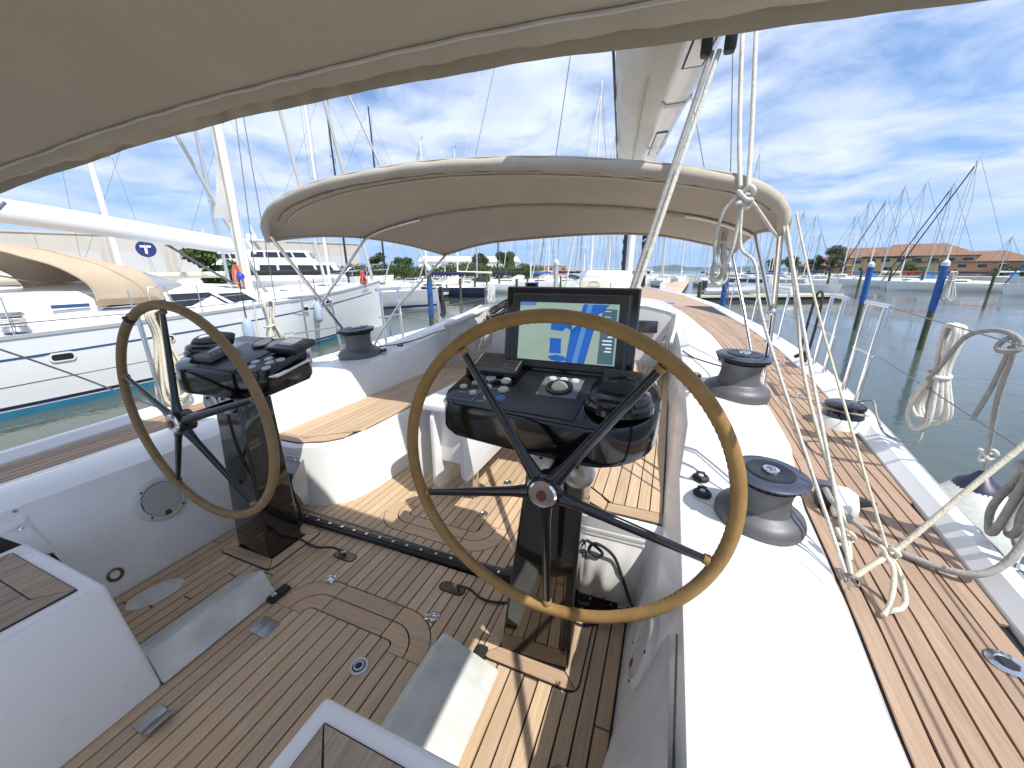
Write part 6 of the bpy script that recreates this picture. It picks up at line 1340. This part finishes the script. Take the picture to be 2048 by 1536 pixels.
for x, y, mh in ((-30, 74, 14), (-27.5, 84, 15), (-24, 80, 13), (-20.5, 90, 16), (-17, 78, 15), (-12, 84, 14), (-8, 92, 15.5), (-4, 80, 12.5), (-1.8, 66, 13), (1.4, 84, 15), (4.6, 72, 14.5), (7.4, 80, 16), (10.5, 100, 16), (10.2, 76, 20), (16.0, 104, 13.5), (13.8, 84, 14), (20.5, 108, 14.5), (18, 92, 15), (24.0, 122, 15), (22.5, 98, 14)):
    k += 1; nm = ('first', 'second', 'third', 'fourth', 'fifth', 'sixth', 'seventh', 'eighth', 'ninth', 'tenth', 'eleventh', 'twelfth', 'thirteenth', 'fourteenth', 'fifteenth', 'sixteenth', 'seventeenth', 'eighteenth', 'nineteenth', 'twentieth')[k - 1]
    sailboat('sailing_boat', x, y, hr.choice((170, 175, 185, 10)), hr.uniform(9, 12), mh, f'distant {"white" if k % 3 else "cream"} sailing boat, {nm} from the left in the farthest row', 'boat_white' if k % 3 else 'boat_cream', hr.choice(('cover_navy', 'cover_cream', 'cover_blue', 'cover_black')), hr.choice(('mast_alloy', 'mast_white')), 'sailcloth' if k % 2 else None, group='sailing boats in the farthest row')

# pontoon at the right of the centre, with the dinghy and covered cruiser on it
pr = thing('pontoon', 'wooden-decked pontoon with pale kerb crossing right of our bow', 'pontoon', (6, 38, WL))
pontoon_deck(pr, (-1.0, 35.2), (13.2, 42.8), 2.2, top='concrete'); pontoon_deck(pr, (-.6, 36.0), (2.0, 90), 2.4, 'walkway', 'pier_plank')
for i in range(9): MB().box((-.9 + .05 * i + (1.5 if i % 2 else 0) * 0, 38 + 4.6 * i, WL + .95), (.28, .28, .9)).build('service_post', 'boat_white', pr, bevel=.03)
motorboat('cabin_cruiser', 6.2, 43.6, 62, 8.5, 'white cabin cruiser under a bright blue cover beside the pontoon', 'boat_white', False, 'motor boat', 'window_dark', 'cover_blue')
motorboat('cabin_cruiser', 11.4, 47.6, 242, 7.5, 'low white cruiser at the right end of the pontoon', 'boat_white', False, 'motor boat', 'window_pale')
dg = thing('inflatable_dinghy', 'grey inflatable dinghy with black outboard lying on the pontoon', 'dinghy', (4.6, 38.6, WL + .52))
MB().tube(cat([(2.6, 36.7, WL + .8), (4.2, 37.3, WL + .8), (5.8, 38.1, WL + .85), (6.6, 38.9, WL + .95), (6.2, 39.3, WL + .95), (5.2, 39.0, WL + .85), (3.8, 38.4, WL + .8), (2.2, 37.7, WL + .8)], 4), .27, 10).build('tube', 'boat_grey', dg, 60)
MB().box((4.2, 37.9, WL + .75), (3.2, 1.0, .1), (0, 0, R(25))).build('floor', 'boat_white', dg, bevel=.03); MB().box((2.5, 37.2, WL + 1.25), (.35, .45, .8), (0, 0, R(25))).build('outboard', 'boat_black', dg, bevel=.08)
for i, (x, y, s) in enumerate(((19.0, 74, 8), (23.5, 82, 9))): motorboat('cabin_cruiser', x, y, 100, s, ('white cruiser moored between the pontoon and the blue-sleeved post', 'white cruiser a little farther behind the pontoon end')[i], 'boat_white', False, 'motor boat', 'window_pale')

# far right row
rr_ = [(26.8, 106.7, 13.9, 10), (30.7, 116, 11, 9), (30.1, 95.4, 12.4, 10), (29.0, 87.4, 13.7, 10.5), (29.7, 83.4, 13.5, 10), (30.0, 79.4, 14.3, 11), (30.7, 75.2, 14.2, 11), (31.6, 71.0, 13.1, 10.5), (31.2, 66.4, 15.1, 12), (62, 114, 9, 9)]
for i, (x, y, mh, L) in enumerate(rr_):
    nm = ('first', 'second', 'third', 'fourth', 'fifth', 'sixth', 'seventh', 'eighth', 'ninth', 'tenth')[i]
    sailboat('sailing_boat', x + .6, y, 92 + hr.uniform(-4, 4), L, mh, f'white sailing boat before the red-roofed houses, {nm} mast from the left', 'boat_white', ('cover_navy', 'cover_cream', 'cover_red', 'cover_blue')[i % 4], 'mast_alloy' if i % 2 else 'mast_white', 'cover_navy' if i in (4, 7, 8) else None, hood='cover_blue' if i % 3 == 0 else None, group='sailing boats before the red-roofed houses')
motorboat('cabin_cruiser', 41.5, 62.0, 86, 13, 'white motor boat with red underside at the far right edge', 'boat_white', False, 'motor boat')
sailboat('sailing_boat', 38.2, 57, 93, 13.5, 17, 'white sailing boat with bright blue furled headsail at the right edge', 'boat_white', 'cover_navy', 'mast_alloy', 'cover_blue')

# ------------------------------------------------------------------ mooring posts
def post(x, y, top, r, label, sleeve=None, cap=True, lean=(0, 0), mat='pile_wood', group='mooring posts'):
    t = thing('mooring_post', label, 'mooring post', (x, y, WL), group); lx, ly = lean
    P = lambda z: (x + lx * (z - WL), y + ly * (z - WL), z)
    MB().tube([P(WL - 1.5), P(top)], r, 14).build('pile', mat, t, 50)
    if sleeve: 
        m_ = MB().tube([P(sleeve[0] + (sleeve[1] - sleeve[0]) * k / 6) for k in range(7)], [r * 1.14 * (1 + .03 * (k % 2)) for k in range(7)], 16); m_.build('sleeve', 'pile_blue', t, 50)
    if cap: MB().lathe([(r * 1.2, 0), (r * 1.2, r * 1.3), (r * 1.0, r * 1.5), (.01, r * 2.6)], P(top - .02), 16).build('cap', 'pile_cap', t, 40)
post(7.69, 16.4, 1.74, .082, 'stout mooring post in blue sleeve with white cap nearest at right', (.35, 1.70))
post(7.62, 21.2, 1.74, .092, 'stout mooring post in blue sleeve with white cap second at right', (.20, 1.70))
post(2.50, 22.8, 1.75, .115, 'blue-sleeved mooring post with white cap right of our bow', (-.6, 1.2))
post(-10.42, 15.6, 1.60, .11, 'blue-sleeved mooring post with white cap left of the plotter', (-.5, 1.15))
post(-7.6, 27, 1.95, .16, 'white-capped grey mooring post above the plotter', (-.2, .3), mat='wall_grey')
i = 0
for x, y, h_ in ((22, 76, 1.6), (19.5, 66, 1.6), (25, 72, 1.6), (27.5, 70, 1.6), (30, 68, 1.7), (32, 66, 1.7), (33.5, 62, 1.8), (35, 58, 1.8)):
    i += 1; post(x, y, h_, .14, f'bare wooden mooring post, {names[i - 1]} from the left before the far right boats', None, False, group='bare mooring posts at right')
i = 0
for x, y in ((-17.2, 30.5), (-17.9, 34.6), (-18.6, 38.8), (-19.0, 43), (-12.1, 31.0), (-16.5, 46), (-13.0, 48.4), (-9.6, 50.2), (1.6, 27.0)):
    i += 1; post(x, y, .9, .11, f'bare wooden mooring post, {names[i - 1]} from the left before the centre pontoon', None, False, group='bare mooring posts at centre')
rope('mooring_line', [(-10.3, 15.5, .6), (-8, 12, .2), (-6, 9.5, .1), (-4.2, 8.0, .7)], .014, 'rope_dark', 'dark mooring line from our port side to the blue-sleeved post')
coil('rope_coil', (7.86, 16.3, 1.55), .9, .22, 4, .02, 'rope_white', 'pale mooring rope hung on the nearest blue-sleeved post', (1, .2), .3, 61, .04)

# ------------------------------------------------------------------ buildings
def block(name, P0, ang, w, d_, h_, label, wall, roof, rh_=0, hip=True, eave=.5, wins=None, win='window_dark', base=0., extra=None):
    t = thing(name, label, 'building', (0, 0, 0)); z0 = 0
    MB().prism([(-w / 2, -d_ / 2), (w / 2, -d_ / 2), (w / 2, d_ / 2), (-w / 2, d_ / 2)], z0 - 1.5, h_).build('wall', wall, t)
    if rh_:
        e = eave; q = [(-w / 2 - e, -d_ / 2 - e, h_ + .004), (w / 2 + e, -d_ / 2 - e, h_ + .004), (w / 2 + e, d_ / 2 + e, h_ + .004), (-w / 2 - e, d_ / 2 + e, h_ + .004)]
        ix = w / 2 - d_ / 2 if hip else w / 2 + e
        MB().add(q + [(-max(.3, ix), 0, h_ + rh_), (max(.3, ix), 0, h_ + rh_)], [(0, 1, 5, 4), (1, 2, 5), (2, 3, 4, 5), (3, 0, 4), (3, 2, 1, 0)]).build('roof', roof, t)
        MB().prism([(-w / 2 - e, -d_ / 2 - e), (w / 2 + e, -d_ / 2 - e), (w / 2 + e, d_ / 2 + e), (-w / 2 - e, d_ / 2 + e)], h_ - .18, h_).build('eave', 'bark' if roof == 'roof_tile' else 'wall_grey', t)
    else: MB().prism([(-w / 2 - .15, -d_ / 2 - .15), (w / 2 + .15, -d_ / 2 - .15), (w / 2 + .15, d_ / 2 + .15), (-w / 2 - .15, d_ / 2 + .15)], h_, h_ + .25).build('parapet', roof, t)
    for (n, z, hw, hh) in (wins or []):
        for i in range(n):
            x = -w / 2 + w * (i + .5) / n; f = MB().box((x, -d_ / 2 - .02, z), (hw + .12, .10, hh + .12)).build('window', 'wall_white' if win != 'plain' else wall, t); MB().box((x, -d_ / 2 - .06, z), (hw, .06, hh)).build('pane', 'window_dark', f)
    if extra: extra(t)
    t.location = (P0[0], P0[1], WL + base); t.rotation_euler = (0, 0, R(ang)); return t
block('house', (46.5, 134), -19, 17, 9, 4.3, 'left red-roofed house with yellow wall behind the masts', 'wall_yellow', 'roof_tile', 2.6, wins=[(6, 3.3, 1.7, .9), (5, 1.3, 1.6, 1.3)], base=1.2)
block('house', (55.5, 131), -20, 19, 10, 4.6, 'middle and tallest red-roofed house behind the masts at right', 'wall_yellow', 'roof_tile', 2.9, wins=[(7, 3.6, 1.7, .9), (6, 1.4, 1.6, 1.3)], base=1.2)
block('house', (64, 127), -24, 18, 9, 3.2, 'right low red-roofed house at the end of the row', 'wall_brick', 'roof_tile', 2.3, wins=[(6, 2.2, 1.5, .8)], base=1.2)
block('house', (34.5, 122), -15, 10, 6, 2.2, 'small red-roofed pavilion left of the big trees', 'wall_yellow', 'roof_tile', 1.8, wins=[(4, 1.3, 1.4, .9)], base=1.2)
def hangar_front(t):
    for i in range(7): MB().box((-19.8 + 6.6 * i, -10.06, 2.1), (5.2, .10, 3.9)).build('door_panel', 'wall_grey', t)
    for i in range(6): MB().box((-16.5 + 6.6 * i, -10.08, 3.0), (.5, .2, 6.0)).build('pillar', 'wall_beige', t)
block('hangar', (-76.5, 45), 58, 48, 20, 6.2, 'long beige shipyard hangar behind the boats at left', 'wall_beige', 'wall_beige', 0, base=.9, extra=hangar_front)
sg = thing('round_sign', 'round navy sign with a white letter T on the hangar', 'sign', (-52.5, 26, WL + 4.7))
sn = Vector((.84, -.54, 0)); q = sn.to_track_quat('Z', 'Y').to_matrix(); sc = Vector((-53.4, 26.1, WL + 4.7))
MB().lathe([(.85, 0), (.85, .08), (.001, .08)], sc, 28, q).build('disc', 'sign_navy', sg, 40)
u_ = Vector((0, 0, 1)); r3 = u_.cross(sn)
for o, sx, sz in ((.25, .9, .22), (-.12, .24, .75)):
    c3 = sc + sn * .12 + u_ * o; vs = [c3 + r3 * a * sx / 2 + u_ * b * sz / 2 + sn * k_ for k_ in (-.02, .02) for a, b in ((-1, -1), (1, -1), (1, 1), (-1, 1))]
    MB().add(vs, [(3, 2, 1, 0), (4, 5, 6, 7), (0, 1, 5, 4), (1, 2, 6, 5), (2, 3, 7, 6), (3, 0, 4, 7)]).build('letter_stroke', 'mark_white', sg)
MB().tube([sc - Vector((0, 0, 4.4)), sc - Vector((0, 0, .8))], .06, 6).build('pole', 'wire_pale', sg)
block('warehouse', (-53, 100), 27, 26, 14, 3.8, 'long pale warehouse roof above the green hedge', 'wall_white', 'roof_pale', 1.5, False, .3, base=.9)
block('warehouse', (-40, 128), 18, 14, 8, 2.9, 'orange-brick flat building with a row of windows beyond the masts', 'wall_brick', 'wall_beige', 0, wins=[(7, 2.0, 1.0, .6)], base=.9)
block('warehouse', (-22, 140), 10, 30, 8, 2.2, 'low white shed range at the end of the far quay', 'wall_white', 'roof_pale', 0, wins=[(12, 1.2, 1.2, .8)], base=.6)

# ------------------------------------------------------------------ trees and hedge
def leaves(name, blobs, n, size, mat, par, seed):
    r_ = random.Random(seed); vs = []; fs = []
    tot = sum(b[3] * b[4] * b[5] for b in blobs)
    for cx, cy, cz, rx, ry, rz in blobs:
        for _ in range(int(n * rx * ry * rz / tot)):
            d_ = Vector((r_.gauss(0, 1), r_.gauss(0, 1), r_.gauss(0, 1))).normalized() * (r_.random() ** .4)
            p = Vector((cx + d_.x * rx, cy + d_.y * ry, cz + d_.z * rz)); s = size * r_.uniform(.6, 1.3)
            a = Vector((r_.gauss(0, 1), r_.gauss(0, 1), r_.gauss(0, 1))).normalized(); b = a.orthogonal().normalized(); k = len(vs)
            vs += [p + a * s, p + b * s * .55, p - a * s, p - b * s * .55]; fs.append((k, k + 1, k + 2, k + 3))
    return MB().add(vs, fs).build(name, mat, par)
def tree(x, y, h_, r, label, mat='leaf', seed=0, n=1500, trunk=.35, name='tree', base=.9, size=.2):
    r_ = random.Random(seed); t = thing(name, label, 'tree', (x, y, WL + base)); z0 = WL + base
    tk = MB().tube([(x, y, z0 - .5), (x + .1, y, z0 + h_ * trunk), (x, y + .1, z0 + h_ * .8)], [h_ * .035, h_ * .026, h_ * .01], 7); 
    blobs = []
    for k in range(11):
        a = r_.uniform(0, 6.28); rr = r * r_.uniform(.15, .7); zz = z0 + h_ * r_.uniform(trunk + .12, .88)
        c = (x + rr * math.cos(a), y + rr * math.sin(a), zz); s = r * r_.uniform(.28, .5); blobs.append((*c, s, s, s * .8))
        tk.tube([(x, y, z0 + h_ * trunk * r_.uniform(.7, 1.2)), c], [h_ * .014, h_ * .005], 5)
    tk.build('trunk', 'bark', t, 60); leaves('crown', blobs, n, size, mat, t, seed); return t
tree(34.5, 116, 6.9, 2.7, 'tall dark round tree beside the red-roofed house', 'leaf', 1, 2600, .2, base=1.2)
tree(31.6, 117.5, 5.4, 2.0, 'smaller dark tree left of the tall round tree at right', 'leaf', 2, 1500, .2, base=1.2); tree(26.5, 118, 4.9, 2.2, 'dark tree right of the canopy leg far off', 'leaf', 3, 1600, .2, base=1.2)
tree(24.0, 121, 4.2, 2.2, 'dark bushy tree just beside the canopy leg far off', 'leaf', 4, 1400, .15, base=1.2); tree(52, 124, 3.4, 2.4, 'light green bush before the yellow house wall', 'leaf_light', 5, 1500, .1, base=1.0)
tree(-34.3, 70, 4.6, 2.3, 'dark round tree left of two above the hedge', 'leaf', 6, 2200, .2); tree(-30.0, 71.5, 5.1, 2.5, 'dark round tree right of two above the hedge', 'leaf', 7, 2400, .2)
tree(-33.6, 20.6, 4.1, 1.9, 'bright green bush behind the neighbour\'s mast', 'leaf_light', 8, 2400, .1, base=.5); tree(-46.5, 33.5, 3.8, 1.6, 'small bush among the motor yachts', 'leaf_light', 9, 1300, .1)
tree(-58, 8.5, 4.6, 2.6, 'green bush at the left edge beyond the sprayhood', 'leaf_light', 10, 1800, .1)
tree(-49.6, 57.5, 4.4, 2.0, 'olive tree beside the black masts', 'leaf_light', 12, 1700, .15); tree(-46, 60, 4.0, 2.2, 'dark bush right of the olive tree', 'leaf', 13, 1700, .1)
hd2 = thing('hedge', 'long green hedge and cane thicket behind the centre pontoon', 'hedge', (-36, 61, WL + .9)); r_ = random.Random(77); bl = []
for k in range(44):
    t_ = k / 43; x, y = -50 + 27 * t_, 52 + 16.5 * t_; s = r_.uniform(1.1, 1.7); bl.append((x + r_.uniform(-.5, .5), y + r_.uniform(-.5, .5), WL + .9 + r_.uniform(.9, 1.7), s, s, r_.uniform(1.0, 1.5)))
leaves('foliage', bl, 15000, .17, 'leaf_light', hd2, 5)
hd3 = thing('hedge', 'low dark hedge line on the far shore behind the right-hand boats', 'hedge', (80, 118, WL + 1.2)); bl = [(66 + 2.2 * k, 120 - 1.0 * k, WL + 1.6 + r_.uniform(.1, .7), 1.9, 1.6, 1.3) for k in range(26)]
leaves('foliage', bl, 7000, .3, 'leaf', hd3, 6)

# ------------------------------------------------------------------ sea air: far things pale into blue
hz_m = bpy.data.materials.new('sea_air'); hz_m.use_nodes = True; nt = hz_m.node_tree; nt.nodes.remove(nt.nodes['Principled BSDF'])
pv = nt.nodes.new('ShaderNodeVolumePrincipled'); pv.inputs['Color'].default_value = (.62, .80, 1.0, 1); pv.inputs['Density'].default_value = 6e-5; pv.inputs['Anisotropy'].default_value = .2
nt.links.new(pv.outputs[0], nt.nodes['Material Output'].inputs['Volume'])
hzb = MB().box((0, 1500, 220), (19000, 22000, 446)).build('haze', hz_m); hzb['kind'] = 'stuff'
